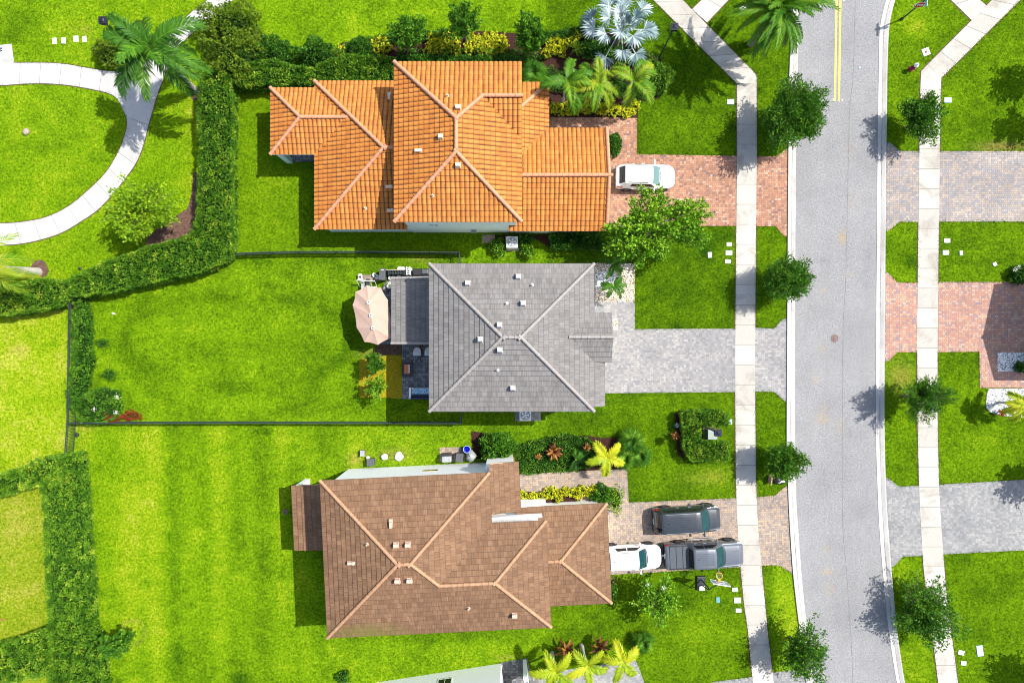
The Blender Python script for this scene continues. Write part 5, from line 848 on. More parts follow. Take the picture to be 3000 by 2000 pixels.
def lawn_grass():
    # single blades and tufts: along the edges of everything paved and loosely over the lawns
    rng = np.random.default_rng(77); P = []
    for e in EDGE:
        e = np.array(e)
        for a, b in zip(e, e[1:]):
            L = np.hypot(*(b-a)); n = int(L*20)
            if n < 1: continue
            t = rng.uniform(0, 1, (n, 1)); nv = np.array([-(b-a)[1], (b-a)[0]])/L; P.append(a+(b-a)*t+nv*rng.normal(size=(n, 1))*.05)
    P = np.concatenate(P); out = np.zeros(len(P), int)
    for k in range(8):
        q = P+.2*np.array([math.cos(k*.785), math.sin(k*.785)]); ins = np.zeros(len(P), bool)
        for pv in PAVE: ins |= inpoly(q[:, 0], q[:, 1], pv)
        out += ~ins
    road = np.abs(P[:, 0]) < 60
    for lo, hi in ((KL_out, KR_out),):
        yv = 1000-P[:, 1]/K; xv = P[:, 0]/K+1500; road &= (xv > np.interp(yv, [p[1] for p in lo], [p[0] for p in lo])+1) & (xv < np.interp(yv, [p[1] for p in hi], [p[0] for p in hi])-1)
    E = P[(out >= 2) & ~road]
    U = np.column_stack([rng.uniform(-41, 41, 60000), rng.uniform(-28, 28, 60000)]); ins = np.zeros(len(U), bool)
    for pv in PAVE: ins |= inpoly(U[:, 0], U[:, 1], pv)
    yv = 1000-U[:, 1]/K; xv = U[:, 0]/K+1500; ins |= (xv > np.interp(yv, [p[1] for p in KL_out], [p[0] for p in KL_out])-2) & (xv < np.interp(yv, [p[1] for p in KR_out], [p[0] for p in KR_out])+2)
    cl = np.sin(U[:, 0]*1.3+np.sin(U[:, 1]*.9))*np.sin(U[:, 1]*1.7+np.sin(U[:, 0]*.6)); U = U[~ins & (rng.uniform(size=len(U)) < .45+.4*cl)]
    A = np.concatenate([np.repeat(E, 2, 0), np.repeat(U, 4, 0)]); n = len(A); A = A+rng.normal(size=(n, 2))*.035; ns = 2*len(E)
    d = unit(np.column_stack([rng.normal(size=(n, 2))*.8, np.full(n, .8)])); tn = np.concatenate([rng.uniform(.1, .8, ns), np.repeat(rng.uniform(0, 1, len(U)), 4)+rng.normal(size=4*len(U))*.1])
    tag(leaves('grass', np.column_stack([A, np.zeros(n)]), d, rng.uniform(.06, .13, n), .016, tn, 'grass_blade', None, rng), 'short grass blades and tufts on the lawns and along the paving', 'grass', kind='stuff')
lawn_grass()
# ---------------------------------------------------------------- cars
def car(name, label, px, py, rz, Ln, Wd, st, paint, glass='glass_teal', dark_low=False, roofrail=True, ribs=0, bed=None, group=None, rims='rim_metal', wheels=(.19, .80), wr=.34, mirror=None):
    """st: stations along the car (fraction from rear 0 to front 1): half width, belt height, roof half width, top height, end-curve"""
    c = G(px, py); o = thing(name, label, 'car' if bed is None else 'pickup truck', (*c, 0), rz, group); xs = np.array([s[0] for s in st]); cols = [np.array([s[i] for s in st]) for i in range(1, 5)]
    X = np.unique(np.concatenate([xs, np.linspace(0, 1, 46)])); hw, zb, rw, zt = [np.interp(X, xs, c_) for c_ in cols]
    def ring(i):
        x = (X[i]-.5)*Ln; a, b, r, t = hw[i], zb[i], rw[i], zt[i]; half = [(a*.9, .24), (a*.985, .36), (a, .62), (a*.985, b-.07), (a*.955, b), (r+(a*.955-r)*.08, b+(t-b)*.86), (r*.97, t-.025), (r*.82, t), (r*.4, t+.02)]
        return [(x, y, z) for y, z in half]+[(x, 0, t+.025)]+[(x, -y, z) for y, z in half[::-1]]
    rows = [ring(i) for i in range(len(X))]; mb = MB(); mb.grid(rows, sm=True, flip=True); nn = len(rows[0])
    for rw_, fl in ((rows[0], 0), (rows[-1], 1)): mb.add(rw_, [tuple(range(nn)) if fl else tuple(range(nn))[::-1]])
    body = mb.build('body', M[paint], o); fix = body.data; 
    bm = bmesh.new(); bm.from_mesh(fix); bmesh.ops.recalc_face_normals(bm, faces=bm.faces); bm.to_mesh(fix); bm.free()
    def panel(nm, x0, x1, j0, j1, mat, n=8, off=.008, side=0, parent=o):
        """a patch of the body skin, lifted off: x from x0 to x1, ring position j0..j1 (fractional)"""
        m = MB(); g = []
        for a in np.linspace(0, 1, n):
            row = []
            for b in np.linspace(0, 1, 7):
                xa = x0(b) if callable(x0) else x0; xb = x1(b) if callable(x1) else x1; x = xa+(xb-xa)*a; j = j0+(j1-j0)*b; k = min(int(j), nn-2); f = j-k
                q = []
                for xx in (x, x+.004):
                    v = [np.interp(xx, X, c_) for c_ in (hw, zb, rw, zt)]; i_ = None
                    A, B, Rr, T = v; half = [(A*.9, .24), (A*.985, .36), (A, .62), (A*.985, B-.07), (A*.955, B), (Rr+(A*.955-Rr)*.08, B+(T-B)*.86), (Rr*.97, T-.025), (Rr*.82, T), (Rr*.4, T+.02)]; ring_ = [(y, z) for y, z in half]+[(0, T+.025)]+[(-y, z) for y, z in half[::-1]]
                    p0, p1 = np.array(ring_[k]), np.array(ring_[k+1]); p = p0+(p1-p0)*f; q.append(np.array([(xx-.5)*Ln, *p])); tan = p1-p0
                du = q[1]-q[0]; dv = np.array([0, *tan]); nr = np.cross(du, dv); nr /= max(1e-9, np.linalg.norm(nr)); cen = np.array([q[0][0], 0, .7]); nr = nr if np.dot(nr, q[0]-cen) > 0 else -nr; row.append(tuple(q[0]+nr*off))
            g.append(row)
        m.grid(g, sm=True); ob = m.build(nm, M[mat], parent); b_ = bmesh.new(); b_.from_mesh(ob.data)
        for f_ in b_.faces:
            if f_.normal.dot(f_.calc_center_median()-Vector((f_.calc_center_median().x*.8, 0, .7))) < 0: f_.normal_flip()
        b_.to_mesh(ob.data); b_.free(); return ob
    P = bed or {}; g = st_g[name+label[:8]] if (name+label[:8]) in st_g else None
    return o, panel, body, (hw, zb, rw, zt, X), Ln
st_g = {}
def finish_car(c, ws, rwn, sides, wheels, wr, wd_in, rims, glass, tail, head, mirror_x, hwid, rails=None, ribs=0, rib_x=None, paint='paint_white', tail_z=None, handles=True, seams=()):
    o, panel, body, (hw, zb, rw, zt, X), Ln = c; nn = 19
    wsx0, wsx1 = ws; cv = lambda b: -.018*(1-(2*b-1)**2)
    panel('windshield', lambda b: wsx0+.014*(1-(2*b-1)**2), lambda b: wsx1+.03*(1-(2*b-1)**2), 6.15, 11.85, glass)
    if rwn: panel('rear_window', lambda b: rwn[0]-.0*(b), rwn[1], 6.2, 11.8, 'glass_dark')
    for s in (0, 1):
        j = (4.25, 4.92) if s == 0 else (13.75, 13.08)
        for k, (a, b) in enumerate(sides): panel('side_window', lambda t, a=a, s=s, k=k: a+(.03*t if k == 0 else 0), lambda t, b=b, k=k: b-(.10*t if k == len(sides)-1 else 0), j[0], j[1], 'glass_dark', off=.01)
        jt = (2.9, 4.1) if s == 0 else (15.1, 13.9); panel('tail_light', tail[0], tail[1], jt[0], jt[1], 'lens_red', off=.014)
        jh = (3.0, 4.3) if s == 0 else (15.0, 13.7); panel('headlight', head[0], head[1], jh[0], jh[1], 'lens_clear', off=.014)
        sg = 1 if s == 0 else -1
        m = MB(); x = (mirror_x-.5)*Ln; y = np.interp(mirror_x, X, hw)*.95; z = np.interp(mirror_x, X, zb)+.06; m.tube([(x, sg*(y-.05), z), (x-.03, sg*(y+.13), z+.03)], [.05, .045], 8); m.box((x-.05, sg*(y+.2), z+.06), (.13, .24, .16), rz=sg*-.25, taper=.8); m.build('mirror', M[paint], o, .02)
        for k, wx in enumerate(wheels):
            x = (wx-.5)*Ln; y = sg*wd_in; t = MB(); t.v = []; 
            prof = [(wr*.62, -.1), (wr*.95, -.11), (wr, -.07), (wr, .07), (wr*.95, .11), (wr*.62, .1)]
            def whl(pr, nm, mt, pa):
                mm = MB(); mm.lathe(pr, n=22); mm.v = [(a+x, b_ + y, c_+wr) for a, b_, c_ in [(v[0], v[2], v[1]) for v in mm.v]]; ob = mm.build(nm, M[mt], pa); b2 = bmesh.new(); b2.from_mesh(ob.data); bmesh.ops.recalc_face_normals(b2, faces=b2.faces); b2.to_mesh(ob.data); b2.free(); return ob
            w_ = whl(prof, 'wheel', 'rubber', o); whl([(.01, sg*.085), (wr*.2, sg*.09), (wr*.5, sg*.07), (wr*.63, sg*.095)], 'rim', rims, w_)
            # arch
            m = MB(); pts = [(x+math.cos(a)*(wr+.06), sg*(np.interp(wx, X, hw)*.985+.012), wr+math.sin(a)*(wr+.06)) for a in np.linspace(-.25, math.pi+.25, 14)]; m.tube(pts, .035, 6); m.build('wheel_arch', M['black_plastic'], o)
        if handles:
            for hx in hwid: m = MB(); m.box(((hx-.5)*Ln, sg*(np.interp(hx, X, hw)*.99), np.interp(hx, X, zb)-.12), (.2, .05, .035)); m.build('door_handle', M['chrome' if paint != 'paint_white' else paint], o)
        if rails:
            m = MB(); xs_ = np.linspace(rails[0], rails[1], 9); m.tube([((q-.5)*Ln, sg*np.interp(q, X, rw)*.9, np.interp(q, X, zt)+.045) for q in xs_], .022, 6); m.build('roof_rail', M['dark_grey' if paint == 'paint_white' else 'rim_metal'], o)
    if ribs:
        m = MB(); xs_ = np.linspace(rib_x[0], rib_x[1], 8)
        for k in range(ribs):
            yy = (k/(ribs-1)-.5)*1.5; w2 = np.interp(.45, X, rw)*.72
            m.grid([[((q-.5)*Ln, yy*w2-.022, np.interp(q, X, zt)+.022), ((q-.5)*Ln, yy*w2, np.interp(q, X, zt)+.045), ((q-.5)*Ln, yy*w2+.022, np.interp(q, X, zt)+.022)] for q in xs_], sm=False)
        m.build('roof_rib', M[paint], o)
    m = MB(); q = rib_x[0]+.02 if rib_x else rwn[1]+.06; m.box(((q-.5)*Ln, 0.02, np.interp(q, X, zt)+.06), (.16, .04, .07), taper=.5); m.build('antenna', M['black_plastic'], o)
    xf = Ln/2-.01; m = MB(); m.box((-xf, 0, .42), (.07, np.interp(.02, X, hw)*1.7, .16)); m.build('bumper', M['black_plastic'], o); m = MB(); m.box((xf, 0, .4), (.07, np.interp(.98, X, hw)*1.6, .2)); m.build('bumper', M['black_plastic'], o)
    m = MB(); m.box((-xf-.02, 0, .78), (.03, .4, .14)); m.build('number_plate', M['sign_white'], o)
    # wiper cowl at the base of the windscreen
    panel('cowl', lambda b: wsx1+.004+.03*(1-(2*b-1)**2), lambda b: wsx1+.02+.032*(1-(2*b-1)**2), 6.3, 11.7, 'black_plastic', off=.012)
    return o
SUV = lambda w, h: [(0, w*.70, .80, w*.55, .84), (.012, w*.86, .90, w*.66, .95), (.05, w*.95, 1.0, w*.70, 1.10), (.135, w*.985, 1.03, w*.72, h-.04), (.2, w, 1.03, w*.745, h), (.35, w, 1.02, w*.77, h+.015), (.50, w, 1.01, w*.77, h), (.575, w, 1.0, w*.76, h-.05), (.70, w*.995, .98, w*.80, 1.06), (.76, w*.985, .96, w*.82, 1.0), (.88, w*.95, .9, w*.80, .94), (.95, w*.84, .82, w*.70, .86), (.985, w*.66, .7, w*.54, .75), (1, w*.5, .6, w*.4, .64)]
c = car('parked_car', 'white hatchback SUV on the red paver driveway under the tree branches', 1885.5, 525, R(-.6), 4.42, 1.85, SUV(.92, 1.64), 'paint_white')
finish_car(c, (.585, .70), (.045, .125), ((.215, .40), (.415, .66)), (.185, .80), .35, .84, 'rim_metal', 'glass_light', (.012, .10), (.86, .955), .645, (.28, .45), rails=(.18, .52))
c = car('parked_car', 'white SUV with its rear under the brown garage eave', 1845, 1623, R(2.6), 4.5, 1.85, SUV(.93, 1.66), 'paint_white')
finish_car(c, (.585, .71), (.045, .125), ((.215, .40), (.415, .66)), (.185, .80), .35, .85, 'rim_dark', 'glass_teal', (.012, .10), (.87, .955), .645, (.28, .45), rails=(.18, .52))
BIG = lambda w, h: [(0, w*.80, .9, w*.62, .95), (.01, w*.92, .98, w*.70, 1.05), (.045, w*.975, 1.08, w*.74, 1.3), (.095, w*.99, 1.1, w*.77, h-.03), (.16, w, 1.1, w*.79, h), (.4, w, 1.09, w*.8, h+.02), (.60, w, 1.07, w*.79, h-.01), (.665, w, 1.06, w*.78, h-.07), (.79, w*.99, 1.05, w*.82, 1.14), (.84, w*.985, 1.03, w*.84, 1.08), (.93, w*.94, .98, w*.8, 1.02), (.975, w*.8, .88, w*.68, .92), (.992, w*.66, .76, w*.56, .8), (1, w*.55, .66, w*.46, .7)]
c = car('parked_car', 'dark grey large SUV with ribbed roof on the brown paver driveway', 2005, 1513.5, R(3.4), 5.05, 2.0, BIG(.985, 1.78), 'paint_graphite')
finish_car(c, (.67, .785), (.03, .088), ((.12, .30), (.315, .50), (.515, .74)), (.19, .815), .38, .9, 'rim_dark', 'glass_teal', (.008, .07), (.90, .965), .735, (.36, .54), rails=(.14, .58), ribs=6, rib_x=(.17, .50), paint='paint_graphite')
w = .985
TRK = [(0, w*.9, .98, w*.84, 1.02), (.008, w*.95, 1.05, w*.88, 1.1), (.03, w*.97, 1.08, w*.9, 1.12), (.275, w*.97, 1.09, w*.9, 1.12), (.28, w*.97, 1.12, w*.78, 1.16), (.325, w*.98, 1.2, w*.74, 1.84), (.345, w*.98, 1.2, w*.76, 1.88), (.5, w*.98, 1.19, w*.77, 1.9), (.60, w*.98, 1.18, w*.75, 1.86), (.715, w*.97, 1.17, w*.8, 1.24), (.76, w*.965, 1.15, w*.83, 1.2), (.93, w*.94, 1.08, w*.8, 1.12), (.975, w*.86, .98, w*.72, 1.04), (.992, w*.76, .86, w*.64, .92), (1, w*.68, .78, w*.58, .84)]
c = car('pickup_truck', 'silver grey crew cab pickup with a covered bed beside the pavement', 2054, 1615, R(2.6), 5.85, 2.0, TRK, 'paint_silver', bed={})
o = finish_car(c, (.605, .71), (.288, .322), ((.345, .465), (.475, .665)), (.20, .835), .41, .9, 'rim_dark', 'glass_teal', (.004, .045), (.92, .975), .655, (.38, .50), ribs=7, rib_x=(.36, .585), paint='paint_silver')
m = MB(); Ln = 5.85
for k in range(3): m.box(((.085+.083*k-.5)*Ln+.0, 0, 1.165), (.083*Ln-.045, w*1.62, .05))
m.build('bed_cover', M['cover_dark'] if 'cover_dark' in M else plain('cover_dark', (.055, .065, .078), .5), o, .012)
m = MB()
for k in range(2): m.box(((.127+.083*k-.5)*Ln, 0, 1.155), (.06, w*1.6, .03))
m.build('bed_seam', M['black_plastic'], o)
for s in (-1, 1):
    m = MB(); m.box(((.165-.5)*Ln, s*w*.87, 1.15), (.25*Ln, .07, .06)); m.build('bed_rail', M['black_plastic'], o)
    m = MB(); m.tube([((.32-.5)*Ln, s*(w+.1), .42), ((.68-.5)*Ln, s*(w+.1), .42)], .055, 8); m.box(((.36-.5)*Ln, s*(w+.0), .42), (.06, .2, .05)); m.box(((.64-.5)*Ln, s*(w+.0), .42), (.06, .2, .05)); m.build('side_step', M['rim_metal'], o)
m = MB()
for y in (-.32, .32): m.box(((.83-.5)*Ln, y, 1.165), (.2*Ln, .05, .035), rz=-y*.1)
m.build('bonnet_crease', M['paint_silver'], o, .01)
m = MB(); m.box((-.5*Ln-.14, 0, .5), (.24, .09, .07)); m.lathe([(.001, .08), (.05, .05), (.05, 0)], (-.5*Ln-.22, 0, .53), 10); m.build('tow_hitch', M['chrome'], o)
# ---------------------------------------------------------------- fences
def fence(label, pts, hgt=1.15, bay=2.4):
    P = [Vector((*G(*p), 0)) for p in pts]; o = thing('metal_fence', label, 'fence', P[0]); b = P[0]
    posts = []
    for i in range(len(P)-1):
        L = (P[i+1]-P[i]).length; n = max(1, round(L/bay)); d = (P[i+1]-P[i])/n
        for k in range(n):
            a, c = P[i]+d*k-b, P[i]+d*(k+1)-b; mb = MB(); an = math.atan2(d.y, d.x); mid = (a+c)/2
            for z in (hgt-.03, hgt-.2, .12): mb.box((mid.x, mid.y, z), (d.length, .05, .045), an)
            q = int(d.length/.11)
            for j in range(1, q): p = a.lerp(c, j/q); mb.box((p.x, p.y, hgt/2+.02), (.026, .026, hgt-.08), an)
            mb.build('picket_panel', M['black_metal'], o); posts.append(a)
    posts.append(P[-1]-b)
    for p in posts: mb = MB(); mb.box((p.x, p.y, hgt/2+.03), (.07, .07, hgt+.06)); mb.box((p.x, p.y, hgt+.075), (.09, .09, .03), taper=.4); mb.build('post', M['black_metal'], o)
fence('black picket fence running down the left past the ragged hedge', [(229, 868), (228, 1000), (226, 1120), (224, 1237), (217, 1328)])
fence('black picket fence along the lower side of the grey house lawn', [(228, 1235), (700, 1234), (1352, 1235), (1352, 1200)])
fence('black picket fence along the upper side of the grey house lawn from the hedge corner', [(684, 750), (730, 746), (880, 742), (1100, 742), (1349, 745), (1349, 790)])
# ---------------------------------------------------------------- street furniture
def lamp(label, px, py, top, group='square headed lamp posts', hz=4.6):
    b = G(px, py); t = W(*top, hz); o = thing('lamp_post', label, 'lamp post', (*b, 0), 0, group); dx, dy = t[0]-b[0], t[1]-b[1]
    mb = MB(); mb.tube([(0, 0, 0), (dx*.02, dy*.02, .5), (dx, dy, hz-.25)], [.075, .06, .05], 10); mb.build('post', M['black_metal'], o)
    mb = MB(); mb.lathe([(.16, 0), (.15, .12), (.08, .3)], n=12); mb.build('base', M['black_metal'], o)
    an = math.atan2(dy, dx) if abs(dx)+abs(dy) > .3 else 0
    mb = MB(); mb.box((dx, dy, hz-.1), (.42, .42, .3), 0, taper=1.12); mb.box((dx, dy, hz+.08), (.5, .5, .05)); mb.box((dx, dy, hz+.13), (.34, .34, .06), taper=.3); hd = mb.build('lamp_head', M['lamp_blue'], o, .015)
    mb = MB(); mb.box((dx, dy, hz-.265), (.32, .32, .03)); mb.build('lens', M['lens_clear'], o)
plain('lamp_blue', (.012, .014, .026), .45, spec=.2)
lamp('lamp post beside the silver palm on the upper lawn', 1930, 171, (1976, 80)); lamp('lamp post in the park behind the dark rounded bush', 392, 155, (301, 61)); lamp('lamp post leaning over the green utility box in the horseshoe hedge', 2046, 1241, (2103, 1267))
b = G(2641, 57); o = thing('stop_sign', 'red octagonal stop sign on a black post by the upper right corner', 'stop sign', (*b, 0)); mb = MB(); mb.tube([(0, 0, 0), (.02, 0, 3.0)], .055, 10); mb.lathe([(.13, 0), (.1, .15), (.06, .25)], n=12); mb.build('post', M['black_metal'], o)
def ngon(r, n, th, y, z, rot=0): mb = MB(); pts = [(r*math.cos(2*math.pi*(k+.5)/n), r*math.sin(2*math.pi*(k+.5)/n)) for k in range(n)]; mb.prism(pts, 0, th); mb.v = [(v[0], y-v[2], z+v[1]) for v in mb.v]; return mb
SZ = 2.35; ngon(.43, 8, .02, -.05, SZ).build('sign_border', M['sign_white'], o); pl = ngon(.395, 8, .012, -.068, SZ).build('sign_plate', M['sign_red'], o)
def text(s, size, mat, parent, loc, rot, name='lettering', ex=.006):
    cu = bpy.data.curves.new(name, 'FONT'); cu.body = s; cu.size = size; cu.extrude = ex; cu.align_x = 'CENTER'; cu.align_y = 'CENTER'; t = bpy.data.objects.new(name, cu); COL.objects.link(t); dg = bpy.context.evaluated_depsgraph_get(); me = bpy.data.meshes.new_from_object(t.evaluated_get(dg)); bpy.data.objects.remove(t); me.materials.clear(); me.materials.append(M[mat]); q = link(name, me, parent); q.location = loc; q.rotation_euler = rot; return q
text('STOP', .33, 'sign_white', o, (0, -.088, SZ), (R(90), 0, 0), ex=.008)
bl = MB(); bl.box((.12, 0, 2.92), (.03, .95, .22)); bl.build('street_name_blade', M['sign_teal'], o); mb = MB(); mb.box((.138, 0, 2.92), (.006, .8, .035)); mb.box((.138, 0, 2.975), (.006, .6, .03)); mb.build('blade_lettering', M['sign_white'], o)
b = G(2668, 203); o = thing('fire_hydrant', 'maroon fire hydrant with a white bonnet beside the upper right pavement', 'fire hydrant', (*b, 0)); mb = MB(); mb.lathe([(.2, 0), (.2, .06), (.13, .08), (.13, .62), (.17, .66), (.17, .7)], n=16); mb.build('barrel', M['hydrant_red'], o)
mb = MB(); mb.lathe([(.18, .7), (.18, .75), (.13, .86), (.05, .92), (.05, .98), (.001, .98)], n=16); mb.build('bonnet', M['sign_white'], o)
for a in (0, math.pi, -math.pi/2): mb = MB(); mb.tube([(math.cos(a)*.1, math.sin(a)*.1, .5), (math.cos(a)*.24, math.sin(a)*.24, .5)], .07, 10); mb.build('outlet', M['hydrant_red'], o)
# utility covers
def cover(label, px, py, w_, d_, mat='box_white', rz=0, name='utility_cover', th=.06):
    mb = MB(); mb.box((0, 0, th/2), (w_*K, d_*K, th), 0, taper=.94); o = mb.build(name, M[mat], None, .012); o.location = (*G(px, py), 0); o.rotation_euler.z = R(rz); tag(o, label, 'utility cover'); return o
for a in (('white cover in the park, first of the four from the left', 160, 121, 13, 18, 'box_white', 4), ('white cover in the park, second of the four from the left', 187, 120, 12, 18, 'box_white', -3), ('white cover in the park, third of the four from the left', 223, 115, 14, 18, 'box_white', 3), ('white cover in the park, nearest to the dark rounded bush', 248, 116, 12, 18, 'box_white', 8),
          ('white cover beside the pavement, topmost of three by the orange driveway lawn', 2136, 716, 16, 12), ('white cover beside the pavement, middle and largest of three by the grey house lawn', 2135, 741, 20, 15), ('white cover beside the pavement, lowest of three by the grey house lawn', 2132, 766, 16, 12, 'box_white', -4), ('pale grey cover standing alone on the lawn left of three white ones', 2079, 747, 12, 17, 'cover_pale', 3),
          ('white cover nearest the basketball hoop on the lower front lawn', 2153, 1726, 17, 12), ('larger white cover in the middle of three on the lower front lawn', 2160, 1757, 21, 16), ('lowest white cover of three on the lower front lawn', 2163, 1787, 17, 12),
          ('teal cover on the grass left of three white ones', 2103, 1756, 12, 17, 'box_teal', 4), ('white cover across the road on the narrow lawn, upper of two', 2774, 705, 18, 13), ('white cover across the road on the narrow lawn, lower rounded one', 2770, 740, 19, 14), ('light blue cover across the road on the narrow lawn', 2815, 741, 10, 15, 'box_blue', 2),
          ('white cover at the lower right beside the pavement, upper of two', 2815, 1910, 18, 13, 'box_white', -14), ('white cover at the lower right beside the pavement, lower of two', 2822, 1941, 16, 12, 'box_white', -6), ('long pale blue cover on the lower right lawn', 2870, 1905, 19, 32, 'box_blue', 8), ('light blue cover on the upper lawn beside the pavement', 2140, 299, 21, 16, 'box_blue', 0), ('rounded light blue cover across the road by the street tree', 2776, 294, 22, 16, 'box_blue', 0),
          ('light blue cover at the tip of the horseshoe hedge', 2138, 1235, 13, 15, 'box_blue', 0)):
    if 'cover_pale' not in M: plain('cover_pale', (.6, .66, .64), .6)
    cover(*a)
o = cover('square white pad with an orange cap near the fire hydrant', 2712, 153, 22, 22, 'box_white', 20, 'cleanout_pad'); mb = MB(); mb.lathe([(.1, .06), (.1, .09), (.001, .09)], n=14); mb.build('cap', M['terracotta'], o)
o = cover('pale round cap in the grass across the road', 2914, 774, 11, 11, 'box_white', 30, 'cleanout_pad', .05); mb = MB(); mb.lathe([(.07, .05), (.07, .07), (.001, .07)], n=12); mb.build('cap', M['sign_white'], o)
o = cover('white cover half hidden under the date palm fronds', 2178, 27, 22, 15, 'box_white', 20)
mb = MB(); mb.lathe([(.29, .012), (.29, .026), (.26, .03), (.25, .024), (.17, .024), (.16, .03), (.001, .03)], n=28); o = mb.build('manhole_cover', M['rust_iron']); o.location = (*G(2445, 991), 0); tag(o, 'round rusty manhole cover in the middle of the road', 'manhole cover')
mb = MB(); mb.lathe([(.10, .012), (.10, .03), (.07, .035), (.001, .03)], n=16); o = mb.build('valve_cover', M['reflector_blue']); o.location = (*G(2517, 199), 0); tag(o, 'small round valve cover in the road right of the yellow lines', 'valve cover')
for i, (x, y) in enumerate(((2441, 293), (2467, 293), (2446, 2), (2472, 2))):
    mb = MB(); mb.box((0, 0, .026), (.13, .13, .03), taper=.6); o = mb.build('road_stud', M['reflector']); o.location = (*G(x, y), 0); tag(o, ('reflective road stud left of the end of the double yellow line', 'reflective road stud right of the end of the double yellow line', 'reflective road stud left of the yellow line at the top edge', 'reflective road stud right of the yellow line at the top edge')[i], 'road stud', 'road studs by the yellow lines')
b = G(2078, 1268); o = thing('transformer_box', 'green grey utility transformer box inside the horseshoe hedge', 'transformer', (*b, 0)); mb = MB(); mb.box((0, 0, .45), (.72, .74, .8), taper=.95); mb.build('cabinet', M['transformer'], o, .02); mb = MB(); mb.box((0, 0, .03), (.95, 1.0, .1)); mb.build('base', M['cardboard'], o); mb = MB(); mb.box((.0, 0, .87), (.7, .74, .04)); mb.build('lid', M['transformer'], o, .01)
# air conditioners
def ac(label, px, py):
    b = G(px, py); o = thing('air_conditioner', label, 'air conditioner', (*b, 0)); mb = MB(); mb.box((0, 0, .04), (1.05, 1.1, .1)); mb.build('base', M['stone'], o); mb = MB(); mb.box((0, 0, .5), (.86, .86, .82)); mb.build('cabinet', M['ac_metal'], o, .04)
    mb = MB(); mb.lathe([(.35, .915), (.35, .93), (.33, .935), (.33, .918)], n=24); mb.lathe([(.001, .915), (.33, .915)], n=24); fn = mb.build('fan_well', M['fan_grey'], o); mb = MB()
    for k in range(5): a = k*1.2566; mb.add([(.07*math.cos(a), .07*math.sin(a), .93), (.3*math.cos(a-.3), .3*math.sin(a-.3), .925), (.3*math.cos(a+.35), .3*math.sin(a+.35), .94), (.07*math.cos(a+.8), .07*math.sin(a+.8), .935)], [(0, 1, 2, 3)])
    mb.lathe([(.09, .93), (.08, .96), (.001, .965)], n=12); mb.build('fan', M['ac_metal'], fn)
ac('air conditioner with a round fan beside the pale green wall', 1500, 714); ac('air conditioner half under the lower eave of the grey roof', 1538, 1212)
sheet('paver_pad', [(1508, 1205), (1584, 1205), (1584, 1232), (1508, 1232)], .028, 'paver_stone')
# ---------------------------------------------------------------- basketball hoop
b = G(2052, 1706); o = thing('basketball_hoop', 'portable basketball hoop with a black weighted base on the lower front lawn', 'basketball hoop', (*b, 0)); mb = MB(); mb.box((0, 0, .1), (.72, 1.15, .2), taper=.88); mb.build('base', M['black_plastic'], o, .05); mb = MB(); mb.lathe([(.22, .2), (.22, .24), (.18, .24)], (0, .2, 0), 18); mb.build('filler_ring', M['dark_grey'], o)
mb = MB(); mb.box((.05, -.33, .25), (.42, .34, .12)); mb.build('sandbag', M['bag_white'], o, .03)
t = W(2116, 1707, 3.05); lx, ly = t[0]-b[0], t[1]-b[1]; bx, by = lx-.15, ly
mb = MB(); mb.tube([(0, .35, .2), (.25, .05, 1.5), (bx-.2, by-.25, 2.8)], .05, 8); mb.tube([(0, -.1, .2), (.25, -.05, 1.4)], .035, 8); mb.tube([(bx-.2, by-.25, 2.8), (bx-.1, by-.06, 3.1)], .04, 8); mb.tube([(bx-.25, by-.25, 2.6), (bx+.1, by-.06, 2.8)], .035, 8); mb.build('pole', M['black_metal'], o)
an = R(-9); mb = MB(); mb.box((bx, by, 3.05), (1.25, .04, .85), an); bo = mb.build('backboard', M['board_grey'], o); mb = MB(); 
for cx, cz, ww, hh in ((0, .42, 1.26, .02), (0, -.42, 1.26, .02), (-.62, 0, .02, .84), (.62, 0, .02, .84), (-.28, -.12, .03, .4), (.28, -.12, .03, .4), (0, .08, .58, .03)): mb.box((bx+cx*math.cos(an), by+cx*math.sin(an), 3.05+cz), (ww, .06, hh), an)
mb.build('frame', M['sign_white'], bo)
rx, ry = bx+.02, by+.42; mb = MB(); mb.tube([(rx+.23*math.cos(a), ry+.23*math.sin(a), 2.78) for a in np.linspace(0, 2*math.pi, 25)], .022, 6, caps=False); mb.box((bx+.02, by+.12, 2.76), (.16, .18, .06)); rm = mb.build('rim', M['orange_paint'], o); mb = MB()
for k in range(12):
    a = k*.5236
    for s in (-1, 1): mb.tube([(rx+.22*math.cos(a), ry+.22*math.sin(a), 2.77), (rx+.16*math.cos(a+s*.35), ry+.16*math.sin(a+s*.35), 2.55), (rx+.11*math.cos(a), ry+.11*math.sin(a), 2.35)], .009, 4, caps=False)
mb.build('net', M['net'], rm)
